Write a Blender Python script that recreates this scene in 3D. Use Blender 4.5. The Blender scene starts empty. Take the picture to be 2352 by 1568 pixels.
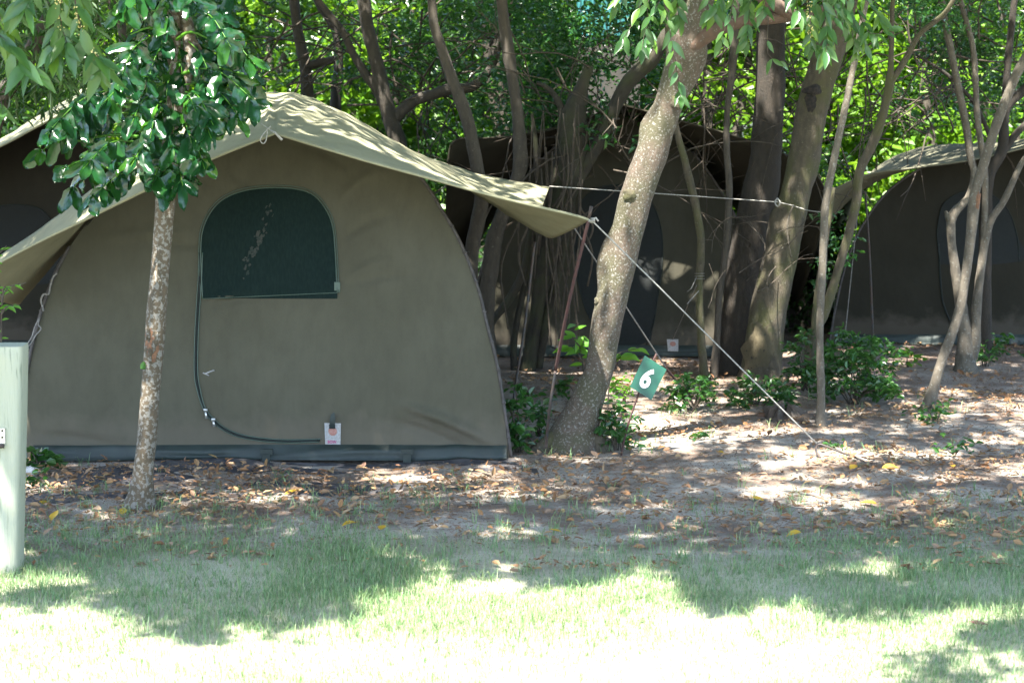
import bpy, math, random
import numpy as np
from mathutils import Vector, Matrix
random.seed(7); rng = np.random.default_rng(11)
scene = bpy.context.scene
C = scene.collection
# ---------------------------------------------------------------- camera
F = 4247.0; CX, CY = 1176.0, 784.0          # focal length and centre in units of a 2352-wide picture
PITCH = math.radians(8.07); CAMH = 2.43
cam = bpy.data.objects.new('camera', bpy.data.cameras.new('camera')); C.objects.link(cam)
cam.location = (0, 0, CAMH); cam.rotation_euler = (math.radians(90) - PITCH, 0, 0)
cam.data.lens = 65.0; cam.data.sensor_width = 36; cam.data.clip_start = .05; cam.data.clip_end = 600
cam.data.dof.use_dof = True; cam.data.dof.focus_distance = 11.3; cam.data.dof.aperture_fstop = 4.0
scene.camera = cam
# ---------------------------------------------------------------- sky and sun
SUN_EL = math.radians(64); SUN_AZ = math.radians(208)      # azimuth clockwise from +Y: behind and left of the camera
S = np.array([math.cos(SUN_EL) * math.sin(SUN_AZ), math.cos(SUN_EL) * math.cos(SUN_AZ), math.sin(SUN_EL)])
w = bpy.data.worlds.new('World'); scene.world = w; w.use_nodes = True
nt = w.node_tree; bg = nt.nodes['Background']
sky = nt.nodes.new('ShaderNodeTexSky'); sky.sky_type = 'NISHITA'; sky.sun_disc = False
sky.sun_elevation = SUN_EL; sky.sun_rotation = SUN_AZ
nt.links.new(sky.outputs[0], bg.inputs[0]); bg.inputs[1].default_value = 0.13
sl = bpy.data.lights.new('sun', 'SUN'); sl.energy = 5.0; sl.angle = math.radians(.65); sl.color = (1, .955, .88)
so = bpy.data.objects.new('sun', sl); C.objects.link(so)
so.rotation_euler = Vector(S).to_track_quat('Z', 'Y').to_euler()
scene.view_settings.view_transform = 'Standard'; scene.view_settings.look = 'None'
scene.view_settings.exposure = 2.95; scene.view_settings.gamma = 1
cy = scene.cycles
cy.max_bounces = 8; cy.diffuse_bounces = 4; cy.transmission_bounces = 6; cy.glossy_bounces = 3
cy.use_denoising = True

# ---------------------------------------------------------------- helpers
FW = np.array([0, math.cos(PITCH), -math.sin(PITCH)]); UP = np.array([0, math.sin(PITCH), math.cos(PITCH)]); RT = np.array([1., 0, 0])
def ray(x, y): return FW + RT * ((x - CX) / F) - UP * ((y - CY) / F)
def at(x, y, Y):
    d = ray(x, y); t = Y / d[1]; return np.array([d[0] * t, Y, CAMH + d[2] * t])
def gnd(x, y):
    d = ray(x, y); t = -CAMH / d[2]; return np.array([d[0] * t, d[1] * t, 0.])
def hsh(i, j, k, s):
    n = (i * 374761393 + j * 668265263 + k * 2147483647 + s * 974634777) & 0xffffffff
    n = ((n ^ (n >> 13)) * 1274126177) & 0xffffffff
    n = (n ^ (n >> 16)) & 0xffffff
    return n / float(0xffffff)
def vn(x, y, z=0., s=0):
    x, y, z = np.broadcast_arrays(np.asarray(x, float), np.asarray(y, float), np.asarray(z, float))
    xi, yi, zi = (np.floor(v).astype(np.int64) for v in (x, y, z))
    fx, fy, fz = x - xi, y - yi, z - zi
    fx, fy, fz = (f * f * (3 - 2 * f) for f in (fx, fy, fz))
    r = 0
    for a in (0, 1):
        for b in (0, 1):
            for c in (0, 1):
                wt = (fx if a else 1 - fx) * (fy if b else 1 - fy) * (fz if c else 1 - fz)
                r = r + wt * hsh(xi + a, yi + b, zi + c, s)
    return r * 2 - 1
def gz(x, y):
    x = np.asarray(x, float); y = np.asarray(y, float)
    n = .022 * vn(x * .9, y * .9, 0, 3) + .012 * vn(x * 2.3, y * 3.1, 0, 4) + .006 * vn(x * 7, y * 9, 0, 5)
    return n * np.clip((y - 5) / 3, 0, 1) * np.clip((40 - y) / 10, 0, 1)
def smooth(pts, n):
    P = np.array(pts, float)
    if len(P) == 2: return P[0] + (P[1] - P[0]) * np.linspace(0, 1, n)[:, None]
    Q = np.vstack([2 * P[0] - P[1], P, 2 * P[-1] - P[-2]])
    L = np.r_[0, np.cumsum(np.linalg.norm(np.diff(P[:, :3], axis=0), axis=1))]
    t = np.linspace(0, L[-1], n); out = []
    for v in t:
        i = min(max(np.searchsorted(L, v) - 1, 0), len(P) - 2)
        f = (v - L[i]) / max(L[i + 1] - L[i], 1e-9)
        a, b, c, d = Q[i], Q[i + 1], Q[i + 2], Q[i + 3]
        out.append(.5 * (2 * b + (c - a) * f + (2 * a - 5 * b + 4 * c - d) * f * f + (3 * b - a - 3 * c + d) * f ** 3))
    return np.array(out)
def obj(name, verts, faces, mat, parent=None, sm=True):
    me = bpy.data.meshes.new(name)
    verts = np.asarray(verts, np.float32).reshape(-1, 3)
    q = parent
    while q is not None: verts = verts - np.array(q.location, np.float32); q = q.parent
    if isinstance(faces, np.ndarray):
        nf, k = faces.shape
        me.vertices.add(len(verts)); me.vertices.foreach_set('co', verts.ravel())
        me.loops.add(nf * k); me.loops.foreach_set('vertex_index', faces.ravel().astype(np.int32))
        me.polygons.add(nf); me.polygons.foreach_set('loop_start', np.arange(0, nf * k, k, dtype=np.int32))
        me.polygons.foreach_set('loop_total', np.full(nf, k, np.int32))
        me.update(calc_edges=True)
    else:
        me.from_pydata([tuple(map(float, v)) for v in verts], [], faces); me.update()
    me.polygons.foreach_set('use_smooth', np.full(len(me.polygons), bool(sm))); 
    me.materials.append(mat)
    o = bpy.data.objects.new(name, me); C.objects.link(o)
    if parent is not None: o.parent = parent
    return o
def thing(name, label, cat, loc, group=None):
    o = bpy.data.objects.new(name, None); o.empty_display_size = .1; C.objects.link(o)
    o.location = tuple(map(float, loc)); o['label'] = label; o['category'] = cat
    if group: o['group'] = group
    return o
def tag(o, label, cat, group=None):
    o['label'] = label; o['category'] = cat
    if group: o['group'] = group
    return o
class MB:
    def __init__(s): s.v = []; s.f = []; s.n = 0
    def add(s, v, f):
        s.v.append(np.asarray(v, float).reshape(-1, 3)); s.f += [tuple(i + s.n for i in q) for q in f]; s.n += len(s.v[-1]); return s
    def tube(s, pts, rad, seg=8, n=None, rough=0., seed=0, cap=True, lump=0.):
        P = np.array(pts, float); R = np.broadcast_to(np.asarray(rad, float), (len(P),))
        n = n or len(P); Q = smooth(np.c_[P, R], n) if n != len(P) else np.c_[P, R]
        P, R = Q[:, :3], np.maximum(Q[:, 3], .0004)
        T = np.gradient(P, axis=0); T /= np.linalg.norm(T, axis=1)[:, None] + 1e-12
        ref = np.array([0, 1., 0]) if abs(T[0][1]) < .8 else np.array([1., 0, 0])
        ring = []; U = np.cross(T[0], ref); U /= np.linalg.norm(U); dist = 0
        for i in range(n):
            if i: U = U - T[i] * U.dot(T[i]); U /= np.linalg.norm(U) + 1e-12; dist += np.linalg.norm(P[i] - P[i - 1])
            V = np.cross(T[i], U); a = np.arange(seg) / seg * 2 * math.pi
            r = np.full(seg, R[i])
            if rough: r = r * (1 + rough * (vn(np.cos(a) * 1.7 + 9, np.sin(a) * 1.7, dist / max(R[i], .02) * .35, seed) + .5 * vn(np.cos(a) * 4, np.sin(a) * 4, dist / max(R[i], .02) * 1.1, seed + 1)))
            if lump: r = r * (1 + lump * np.maximum(0, vn(np.cos(a) + 3, np.sin(a), dist * 2.2, seed + 5) - .35) * 2)
            ring.append(P[i] + np.outer(np.cos(a) * r, U) + np.outer(np.sin(a) * r, V))
        f = [(i * seg + j, i * seg + (j + 1) % seg, (i + 1) * seg + (j + 1) % seg, (i + 1) * seg + j) for i in range(n - 1) for j in range(seg)]
        if cap: f += [tuple(range(seg))[::-1], tuple((n - 1) * seg + j for j in range(seg))]
        return s.add(np.vstack(ring), f)
    def grid(s, G, flip=False):
        G = np.asarray(G, float); a, b = G.shape[:2]
        f = [(i * b + j, i * b + j + 1, (i + 1) * b + j + 1, (i + 1) * b + j) for i in range(a - 1) for j in range(b - 1)]
        if flip: f = [q[::-1] for q in f]
        return s.add(G.reshape(-1, 3), f)
    def box(s, lo, hi):
        (a, b, c), (d, e, g) = lo, hi
        return s.add([(a, b, c), (d, b, c), (d, e, c), (a, e, c), (a, b, g), (d, b, g), (d, e, g), (a, e, g)],
                     [(0, 3, 2, 1), (4, 5, 6, 7), (0, 1, 5, 4), (1, 2, 6, 5), (2, 3, 7, 6), (3, 0, 4, 7)])
    def make(s, name, mat, parent=None, sm=True): return obj(name, np.vstack(s.v), s.f, mat, parent, sm)

# ---------------------------------------------------------------- materials
class N:
    def __init__(s, name):
        s.m = bpy.data.materials.new(name); s.m.use_nodes = True; s.t = s.m.node_tree
        s.b = s.t.nodes['Principled BSDF']; s.out = s.t.nodes['Material Output']
    def new(s, k, **kw):
        n = s.t.nodes.new('ShaderNode' + k)
        for a, v in kw.items(): setattr(n, a, v)
        return n
    def link(s, a, b): s.t.links.new(a, b)
    def coord(s, scale=(1, 1, 1)):
        g = s.new('NewGeometry'); m = s.new('Mapping'); m.inputs['Scale'].default_value = scale
        s.link(g.outputs['Position'], m.inputs[0]); return m.outputs[0]
    def noise(s, sc, det=4, vec=None, scale=(1, 1, 1), rough=.55, dist=0):
        n = s.new('TexNoise'); n.inputs['Scale'].default_value = sc; n.inputs['Detail'].default_value = det
        n.inputs['Roughness'].default_value = rough; n.inputs['Distortion'].default_value = dist
        s.link(vec or s.coord(scale), n.inputs['Vector']); return n.outputs['Fac']
    def ramp(s, fac, stops, interp='LINEAR'):
        r = s.new('ValToRGB'); r.color_ramp.interpolation = interp; e = r.color_ramp.elements
        while len(e) > 1: e.remove(e[0])
        e[0].position = stops[0][0]; e[0].color = tup(stops[0][1])
        for p, c in stops[1:]: q = e.new(p); q.color = tup(c)
        s.link(fac, r.inputs[0]); return r.outputs[0]
    def mix(s, fac, a, b, mode='MIX'):
        m = s.new('Mix', data_type='RGBA', blend_type=mode)
        for v, i in ((fac, 0), (a, 6), (b, 7)):
            if hasattr(v, 'links'): s.link(v, m.inputs[i])
            else: m.inputs[i].default_value = v if i == 0 else tup(v)
        return m.outputs[2]
    def bump(s, h, st=.4, d=.01):
        b = s.new('Bump'); b.inputs['Strength'].default_value = st; b.inputs['Distance'].default_value = d
        s.link(h, b.inputs['Height']); s.link(b.outputs[0], s.b.inputs['Normal']); return b.outputs[0]
    def col(s, c):
        if hasattr(c, 'links'): s.link(c, s.b.inputs['Base Color'])
        else: s.b.inputs['Base Color'].default_value = tup(c)
    def set(s, **k):
        for a, v in k.items(): s.b.inputs[a.replace('_', ' ')].default_value = v
def tup(c): return tuple(c) if len(c) == 4 else tuple(c) + (1,)
def math_node(n, op, a, b):
    m = n.new('Math', operation=op)
    for i, v in enumerate((a, b)):
        if hasattr(v, 'links'): n.link(v, m.inputs[i])
        else: m.inputs[i].default_value = v
    return m.outputs[0]

def leaf_mat(name, cols, trans=.4, rough=.45, tcol=(.25, .42, .03), spec=.5):
    n = N(name); g = n.new('NewGeometry')
    k = len(cols); c = n.ramp(g.outputs['Random Per Island'], [(i / max(k - 1, 1), q) for i, q in enumerate(cols)])
    c = n.mix(n.ramp(n.noise(30, 2), [(.35, (0, 0, 0)), (.7, (.3, .3, .3))]), c, tuple(v * 1.5 for v in cols[0]))
    n.col(c); n.set(Roughness=rough); n.b.inputs['Specular IOR Level'].default_value = spec
    t = n.new('BsdfTranslucent'); tc = n.mix(.5, c, tcol); n.link(tc, t.inputs[0])
    m = n.new('MixShader'); m.inputs[0].default_value = trans
    n.link(n.b.outputs[0], m.inputs[1]); n.link(t.outputs[0], m.inputs[2]); n.link(m.outputs[0], n.out.inputs[0])
    return n.m
def bark_mat(name, a, b, spot=None, spots=.5, sc=30, moss=None):
    n = N(name); c = n.mix(n.ramp(n.noise(sc * .5, 5, scale=(1, 1, .45)), [(.35, (0, 0, 0)), (.65, (1, 1, 1))]), a, b)
    if moss: c = n.mix(n.ramp(n.noise(5, 3), [(.45, (0, 0, 0)), (.62, (1, 1, 1))]), c, moss)
    if spot:
        f = n.ramp(n.noise(sc * 1.1, 3, rough=.6), [(spots, (0, 0, 0)), (spots + .05, (1, 1, 1))])
        c = n.mix(f, c, n.mix(n.noise(60, 2), spot, tuple(v * .6 for v in spot)))
    n.col(c); n.set(Roughness=.9)
    h = n.noise(sc * 1.6, 6, scale=(1, 1, .5), rough=.7)
    n.bump(h, .8, .012); return n.m
def canvas_mat(name, a, b, stain=None):
    n = N(name); c = n.mix(n.ramp(n.noise(1.6, 5, scale=(1, 1, .8)), [(.3, (0, 0, 0)), (.7, (1, 1, 1))]), a, b)
    c = n.mix(n.ramp(n.noise(6, 6, scale=(1.6, 1.6, .8)), [(.42, (0, 0, 0)), (.78, (.5, .5, .5))]), c, tuple(v * .74 for v in a))
    c = n.mix(n.ramp(n.noise(16, 5, scale=(2.4, 2.4, .25)), [(.5, (0, 0, 0)), (.8, (.22, .22, .22))]), c, tuple(v * .7 for v in a))
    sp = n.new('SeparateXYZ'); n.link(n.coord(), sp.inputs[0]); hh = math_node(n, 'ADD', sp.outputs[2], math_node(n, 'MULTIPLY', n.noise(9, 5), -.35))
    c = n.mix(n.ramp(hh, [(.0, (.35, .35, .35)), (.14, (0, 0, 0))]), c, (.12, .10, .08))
    if stain:
        c = n.mix(n.ramp(n.noise(55, 2), [(.735, (0, 0, 0)), (.76, (.6, .6, .6))]), c, stain)
    c = n.mix(n.ramp(n.noise(420, 1), [(.3, (0, 0, 0)), (.7, (.3, .3, .3))]), c, tuple(v * 1.35 for v in b))
    n.col(c); n.set(Roughness=.9); n.b.inputs['Specular IOR Level'].default_value = .08
    h1 = n.noise(500, 1); h2 = n.noise(5, 3, scale=(1, 1, .8))
    n.bump(math_node(n, 'ADD', math_node(n, 'MULTIPLY', h1, .06), h2), .6, .014)
    return n.m
def plain(name, c, rough=.6, metal=0., c2=None, sc=20, bump=0.):
    n = N(name)
    if c2: n.col(n.mix(n.ramp(n.noise(sc, 4), [(.4, (0, 0, 0)), (.6, (1, 1, 1))]), c, c2))
    else: n.col(c)
    n.set(Roughness=rough, Metallic=metal)
    if bump: n.bump(n.noise(sc * 3, 4), bump, .005)
    return n.m

M = {}
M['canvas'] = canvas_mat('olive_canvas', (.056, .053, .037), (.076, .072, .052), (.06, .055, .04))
M['canvas_dark'] = canvas_mat('deep_shade_olive_canvas', (.018, .0165, .012), (.025, .023, .017))  # same olive canvas, deep shade put into the colour
M['fly_mid'] = canvas_mat('half_shaded_fly_canvas', (.085, .082, .056), (.12, .115, .08))  # roof canvas with part of the shade put into its tone
M['canvas_mid'] = canvas_mat('shaded_olive_canvas', (.030, .028, .020), (.042, .039, .028))  # olive canvas darkened in colour to stand for tree shade
M['fly_dark'] = canvas_mat('shaded_fly_canvas', (.028, .025, .018), (.04, .036, .025))  # roof canvas copy with the shade painted in
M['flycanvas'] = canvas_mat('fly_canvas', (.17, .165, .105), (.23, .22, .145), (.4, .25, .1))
M['mesh_dark'] = plain('dark_mesh', (.0035, .005, .0045), .9, c2=(.005, .007, .006), sc=40)
M['piping'] = plain('green_piping', (.04, .068, .05), .5)
M['zipdark'] = plain('zip_tape', (.009, .014, .012), .95)
M['pvc'] = plain('green_pvc', (.006, .013, .010), .6, c2=(.011, .020, .016), sc=9, bump=.25)
M['steel'] = plain('steel', (.5, .5, .48), .35, .8)
M['trim'] = plain('seam_trim', (.06, .052, .048), .8, c2=(.035, .03, .027), sc=30)
M['cord'] = plain('white_cord', (.30, .29, .26), .8, c2=(.19, .18, .16), sc=60)
M['greycord'] = plain('grey_cord', (.18, .17, .155), .8, c2=(.11, .105, .095), sc=60)
M['rust'] = plain('rusty_steel', (.05, .018, .014), .85, c2=(.032, .014, .012), sc=35, bump=.4)
M['dull'] = plain('dull_steel', (.035, .035, .035), .6, .3, c2=(.05, .032, .024), sc=25)
M['white'] = plain('white_label', (.30, .295, .29), .5, c2=(.24, .235, .225), sc=80)
M['pink'] = plain('faded_red', (.26, .10, .075), .6, c2=(.29, .15, .12), sc=120)
M['magenta'] = plain('magenta_ink', (.3, .03, .12), .6)
M['greyink'] = plain('grey_ink', (.35, .38, .4), .6)
M['signgreen'] = plain('sign_green', (.003, .05, .03), .45, c2=(.005, .066, .038), sc=12)
M['signwhite'] = plain('sign_white', (.5, .5, .48), .4)
M['teal'] = plain('teal_sheet', (.015, .10, .11), .6, c2=(.025, .14, .14), sc=4)
M['wallpaint'] = plain('plaster', (.03, .028, .022), .8, c2=(.02, .018, .015), sc=5)
M['shade_cloth'] = plain('black_shade_cloth', (.022, .022, .026), .8, c2=(.06, .055, .055), sc=14, bump=.5)
def mk_mesh():
    n = N('window_mesh'); wv = n.new('TexWave'); wv.inputs['Scale'].default_value = 60; wv.inputs['Distortion'].default_value = .6
    wv.bands_direction = 'X'; n.link(n.coord((1, 1, .05)), wv.inputs[0])
    c = n.mix(wv.outputs[0], (.004, .010, .009), (.006, .014, .012)); 
    c = n.mix(n.ramp(n.noise(90, 3, scale=(1, 1, .12)), [(.4, (0, 0, 0)), (.7, (.6, .6, .6))]), c, (.010, .021, .018))
    n.col(c); n.set(Roughness=.7); n.bump(wv.outputs[0], .3, .003); return n.m
M['mesh'] = mk_mesh()
M['mesh'].node_tree.nodes['Principled BSDF'].inputs['Specular IOR Level'].default_value = .08
M['bark_small'] = bark_mat('lichen_bark', (.09, .066, .04), (.06, .046, .027), (.20, .185, .155), .51, 40)
M['bark_lean'] = bark_mat('speckled_bark', (.088, .064, .046), (.055, .043, .028), (.19, .18, .155), .565, 62, (.055, .05, .026))
M['bark_thick'] = bark_mat('dark_bark', (.028, .021, .014), (.016, .013, .009), (.055, .048, .036), .66, 60)
M['bark_moss'] = bark_mat('mossy_bark', (.068, .054, .034), (.04, .033, .02), (.14, .13, .10), .64, 52, (.052, .050, .018))
M['bark_stump'] = bark_mat('dark_mossy_bark', (.030, .024, .015), (.016, .014, .009), (.06, .055, .04), .68, 40, (.028, .030, .011))
M['bark_pale'] = bark_mat('pale_bark', (.105, .088, .065), (.062, .052, .038), (.18, .175, .15), .6, 50)
M['bark_far'] = bark_mat('far_bark', (.052, .042, .030), (.03, .025, .018), (.11, .10, .085), .64, 44)
M['bark_peel'] = bark_mat('peeled_bark', (.10, .06, .04), (.065, .043, .03), (.15, .13, .10), .62, 40)
M['bark_rot'] = bark_mat('rotten_bark', (.07, .05, .036), (.035, .026, .018), (.11, .09, .07), .6, 24)
M['twig'] = plain('twig_bark', (.055, .042, .028), .9, c2=(.032, .025, .018), sc=30)
M['scar'] = plain('bare_wood', (.17, .08, .038), .8, c2=(.10, .05, .028), sc=40, bump=.4)
M['bark_worn'] = bark_mat('worn_bark', (.085, .068, .036), (.06, .048, .024), (.02, .017, .012), .62, 24)
M['hole'] = plain('charred_scar', (.006, .005, .004), .95, c2=(.022, .016, .012), sc=50, bump=.5)
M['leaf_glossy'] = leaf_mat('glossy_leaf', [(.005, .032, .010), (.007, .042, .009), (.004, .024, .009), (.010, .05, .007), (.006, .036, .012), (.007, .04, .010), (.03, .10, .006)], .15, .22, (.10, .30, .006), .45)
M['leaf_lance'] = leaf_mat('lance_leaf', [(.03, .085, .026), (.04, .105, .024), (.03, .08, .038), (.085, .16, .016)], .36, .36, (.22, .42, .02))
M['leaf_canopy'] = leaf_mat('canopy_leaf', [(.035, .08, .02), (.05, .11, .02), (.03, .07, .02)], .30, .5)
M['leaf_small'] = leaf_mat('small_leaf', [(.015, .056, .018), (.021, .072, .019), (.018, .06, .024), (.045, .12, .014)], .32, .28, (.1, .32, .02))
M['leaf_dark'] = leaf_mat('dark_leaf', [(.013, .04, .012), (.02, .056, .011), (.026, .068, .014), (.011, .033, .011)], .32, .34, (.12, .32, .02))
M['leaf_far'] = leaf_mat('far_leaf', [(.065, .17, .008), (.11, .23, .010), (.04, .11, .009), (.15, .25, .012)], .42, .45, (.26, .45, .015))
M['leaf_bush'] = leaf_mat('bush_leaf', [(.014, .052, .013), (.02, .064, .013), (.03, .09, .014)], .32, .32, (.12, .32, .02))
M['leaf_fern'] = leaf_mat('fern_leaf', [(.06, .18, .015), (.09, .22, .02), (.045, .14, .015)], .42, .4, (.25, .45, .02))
M['grass'] = leaf_mat('grass_blade', [(.09, .18, .06), (.13, .23, .085), (.11, .20, .09), (.28, .31, .15), (.075, .155, .06), (.34, .34, .2)], .3, .5, (.2, .32, .06), .4)
M['litter'] = leaf_mat('dry_leaf', [(.15, .07, .035), (.24, .13, .055), (.11, .065, .045), (.27, .17, .08), (.15, .105, .075), (.24, .175, .115), (.34, .23, .10)], .12, .7, (.4, .2, .04), .3)
M['yellow'] = leaf_mat('yellow_leaf', [(.40, .23, .02), (.42, .27, .03), (.36, .17, .02)], .2, .6, (.6, .4, .03), .3)
M['wood'] = None

def mk_ground():
    n = N('ground'); pos = n.coord(); sep = n.new('SeparateXYZ'); n.link(pos, sep.inputs[0])
    sand = n.mix(n.noise(3, 5), (.35, .305, .25), (.47, .42, .355))
    soil = n.mix(n.noise(9, 5), (.13, .092, .066), (.22, .17, .13))
    f1 = n.ramp(n.noise(1.5, 8, scale=(1, 1.6, 1), rough=.65), [(.42, (0, 0, 0)), (.58, (1, 1, 1))])
    c = n.mix(f1, sand, soil)
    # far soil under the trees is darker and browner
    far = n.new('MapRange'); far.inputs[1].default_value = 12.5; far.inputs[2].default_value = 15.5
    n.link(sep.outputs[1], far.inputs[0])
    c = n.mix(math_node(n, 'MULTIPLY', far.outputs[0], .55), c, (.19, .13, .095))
    f2 = n.ramp(n.noise(38, 4), [(.56, (0, 0, 0)), (.62, (.8, .8, .8))]); c = n.mix(f2, c, (.2, .1, .05))
    th = n.mix(n.noise(45, 5, scale=(2.5, .8, 1)), (.24, .235, .13), (.60, .58, .44))
    lw = n.new('MapRange'); lw.inputs[1].default_value = 9.75; lw.inputs[2].default_value = 9.0
    yy = math_node(n, 'ADD', sep.outputs[1], math_node(n, 'MULTIPLY', math_node(n, 'SUBTRACT', n.noise(1.2, 5), .5), 1.6))
    n.link(yy, lw.inputs[0]); c = n.mix(lw.outputs[0], c, th)
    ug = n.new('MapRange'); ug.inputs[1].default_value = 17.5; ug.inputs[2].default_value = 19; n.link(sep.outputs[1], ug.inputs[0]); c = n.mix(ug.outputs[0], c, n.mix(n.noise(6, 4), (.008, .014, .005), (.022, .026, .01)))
    n.col(c); n.set(Roughness=.95)
    n.bump(n.noise(22, 8, rough=.75), 1., .05); return n.m
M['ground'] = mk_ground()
def mk_wood():
    n = N('weathered_post'); c = n.mix(n.noise(6, 5, scale=(6, 6, .5)), (.225, .245, .185), (.30, .315, .25))
    c = n.mix(n.ramp(n.noise(10, 6, scale=(9, 9, .35), dist=.5), [(.60, (0, 0, 0)), (.66, (.8, .8, .8))]), c, (.12, .14, .1))
    c = n.mix(n.ramp(n.noise(3, 3), [(.5, (0, 0, 0)), (.75, (.6, .6, .6))]), c, (.3, .29, .19))
    n.col(c); n.set(Roughness=.8); n.bump(n.noise(16, 6, scale=(8, 8, .4)), .6, .006); return n.m
M['wood'] = mk_wood()

# ---------------------------------------------------------------- ground
def build_ground():
    xs = np.unique(np.r_[np.linspace(-150, -10, 12), np.linspace(-10, 10, 161), np.linspace(10, 150, 12)])
    ys = np.unique(np.r_[np.linspace(-60, 4, 10), np.linspace(4, 20, 193), np.linspace(20, 45, 30), np.linspace(45, 260, 14)])
    X, Y = np.meshgrid(xs, ys, indexing='ij')
    f = MB().grid(np.dstack([X, Y, gz(X, Y)]), flip=True)
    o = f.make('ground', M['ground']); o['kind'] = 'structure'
build_ground()

# ---------------------------------------------------------------- leaf clouds
def unit(v): return v / (np.linalg.norm(v, axis=1)[:, None] + 1e-9)
def leaf_verts(P, L, W, droop=.3, flat=.5, six=False, fold=.25):
    n = len(P); d = rng.normal(size=(n, 3)); d[:, 2] = d[:, 2] * (1 - flat) - droop; d = unit(d)
    up = rng.normal(size=(n, 3)) * .7; up[:, 2] += .9; s = unit(np.cross(d, up)); nn = np.cross(s, d)
    L = np.asarray(L)[:, None]; W = np.asarray(W)[:, None]; h = fold * W
    if not six:
        V = np.stack([P, P + d * L * .5 + s * W * .5 + nn * h, P + d * L - nn * L * .08, P + d * L * .5 - s * W * .5 + nn * h], 1)
        b = np.arange(n)[:, None] * 4
        Fc = np.concatenate([b + np.array([[0, 1, 2]]), b + np.array([[0, 2, 3]])])
        return V.reshape(-1, 3), Fc
    V = np.stack([P, P + d * L * .3 + s * W * .46 + nn * h, P + d * L * .72 + s * W * .38 + nn * (h - .05 * L), P + d * L - nn * L * .15,
                  P + d * L * .72 - s * W * .38 + nn * (h - .05 * L), P + d * L * .3 - s * W * .46 + nn * h], 1)
    b = np.arange(n)[:, None] * 6
    Fc = np.concatenate([b + np.array([[0, 1, 2, 3]]), b + np.array([[0, 3, 4, 5]])])
    return V.reshape(-1, 3), Fc
def cloud(cent, rad, per, size, asp=.5, **k):
    cent = np.asarray(cent, float); n = len(cent) * per
    if n == 0: return np.zeros((0, 3)), np.zeros(0)
    q = unit(rng.normal(size=(n, 3))) * (rng.random(n) ** .45)[:, None]
    R = np.repeat(np.broadcast_to(np.asarray(rad, float), (len(cent),)), per)
    P = np.repeat(cent, per, axis=0) + q * R[:, None] * np.array([1, 1, .65])
    L = size * (.6 + .8 * rng.random(n))
    return P, L
def crown(parent, P, L, asp, mat, name='crown', **k):
    V, Fc = leaf_verts(P, L, L * asp, **k)
    return obj(name, V, Fc, mat, parent, sm=False)

# where the sun must reach: lawn edge measured on the ground
edge_px = [(-400, 1400), (0, 1400), (150, 1420), (420, 1455), (800, 1440), (860, 1340), (1200, 1330), (1560, 1335), (1640, 1400), (2000, 1405), (2352, 1400), (2700, 1390)]
EDGE = np.array([gnd(x, y)[:2] for x, y in edge_px])
def keep(P):
    """probability that a crown leaf stands here, from where its shadow falls"""
    g = P[:, :2] - S[:2] * (P[:, 2:3] / S[2])
    e = np.interp(g[:, 0], EDGE[:, 0], EDGE[:, 1]) + .10 * vn(g[:, 0] * 3, g[:, 1] * 3, 0, 21)
    e = e + .10 * vn(g[:, 0] * 9, g[:, 1] * 9, 0, 22) + .12 * vn(g[:, 0] * 1.1, 3, 0, 23)
    k = np.clip((g[:, 1] - e) / .35, 0, 1) ** .7
    # thin left part of the shade on the lawn
    k = np.where((g[:, 0] < -.55) & (g[:, 1] < 8.85) & (g[:, 1] > e), np.where(vn(g[:, 0] * 4, g[:, 1] * 6, 0, 31) + .5 * vn(g[:, 0] * 11, g[:, 1] * 13, 0, 32) > .18, .04, .85), k)
    k = np.where((g[:, 0] < -2.0) & (np.abs(g[:, 1] - 8.8) < .14), .0, k)
    # a separate bough shading the near right corner
    bx, by = (g[:, 0] - 2.55) / 1.0, (g[:, 1] - 7.35) / .62
    k = np.where((bx * bx + by * by + .25 * vn(g[:, 0] * 4, g[:, 1] * 4, 0, 8) < 1), .9, k)
    # the fly of the near tent gets dappled light
    q = P[:, :2] - S[:2] * ((P[:, 2:3] - 1.95) / S[2])
    infly = (q[:, 0] > -3.4) & (q[:, 0] < .9) & (q[:, 1] > 10.9) & (q[:, 1] < 14.6)
    k = np.where(infly, k * .27, k)
    # no flecks on the near tent's lower front; those on its window are painted
    t = (P[:, 1] - 11.6) / S[1]; wx, wz = P[:, 0] - S[0] * t, P[:, 2] - S[2] * t
    # (crown leaves stand over these places)
    # an opening above the glossy young tree
    q = P[:, :2] - S[:2] * ((P[:, 2:3] - 2.6) / S[2])
    k = np.where((q[:, 0] > -2.9) & (q[:, 0] < -1.1) & (q[:, 1] > 9.7) & (q[:, 1] < 11.0), k * .25, k)
    q = P[:, :2] - S[:2] * ((P[:, 2:3] - 1.75) / S[2])
    k = np.where((q[:, 0] > 3.45) & (q[:, 0] < 4.15) & (q[:, 1] > 16.2) & (q[:, 1] < 18.6), k * .3, k)
    k = np.where((q[:, 0] > -5.2) & (q[:, 0] < -3.6) & (q[:, 1] > 16.0) & (q[:, 1] < 18.6), k * .25, k)
    q = P[:, :2] - S[:2] * ((P[:, 2:3] - 1.2) / S[2])          # the pale stems by the right tent stand in a sun fleck
    k = np.where((np.abs(q[:, 0] - 3.72) < .22) & (np.abs(q[:, 1] - 15.3) < .45), k * .12, k)
    q = P[:, :2] - S[:2] * ((P[:, 2:3] - 2.7) / S[2])          # the near left sprays catch the sun
    k = np.where((q[:, 0] > -2.8) & (q[:, 0] < -1.7) & (q[:, 1] > 8.5) & (q[:, 1] < 9.5), k * .3, k)
    # bright far undergrowth beyond the tents
    k = np.where(g[:, 1] > 20.5, 0, k)
    return k

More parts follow.
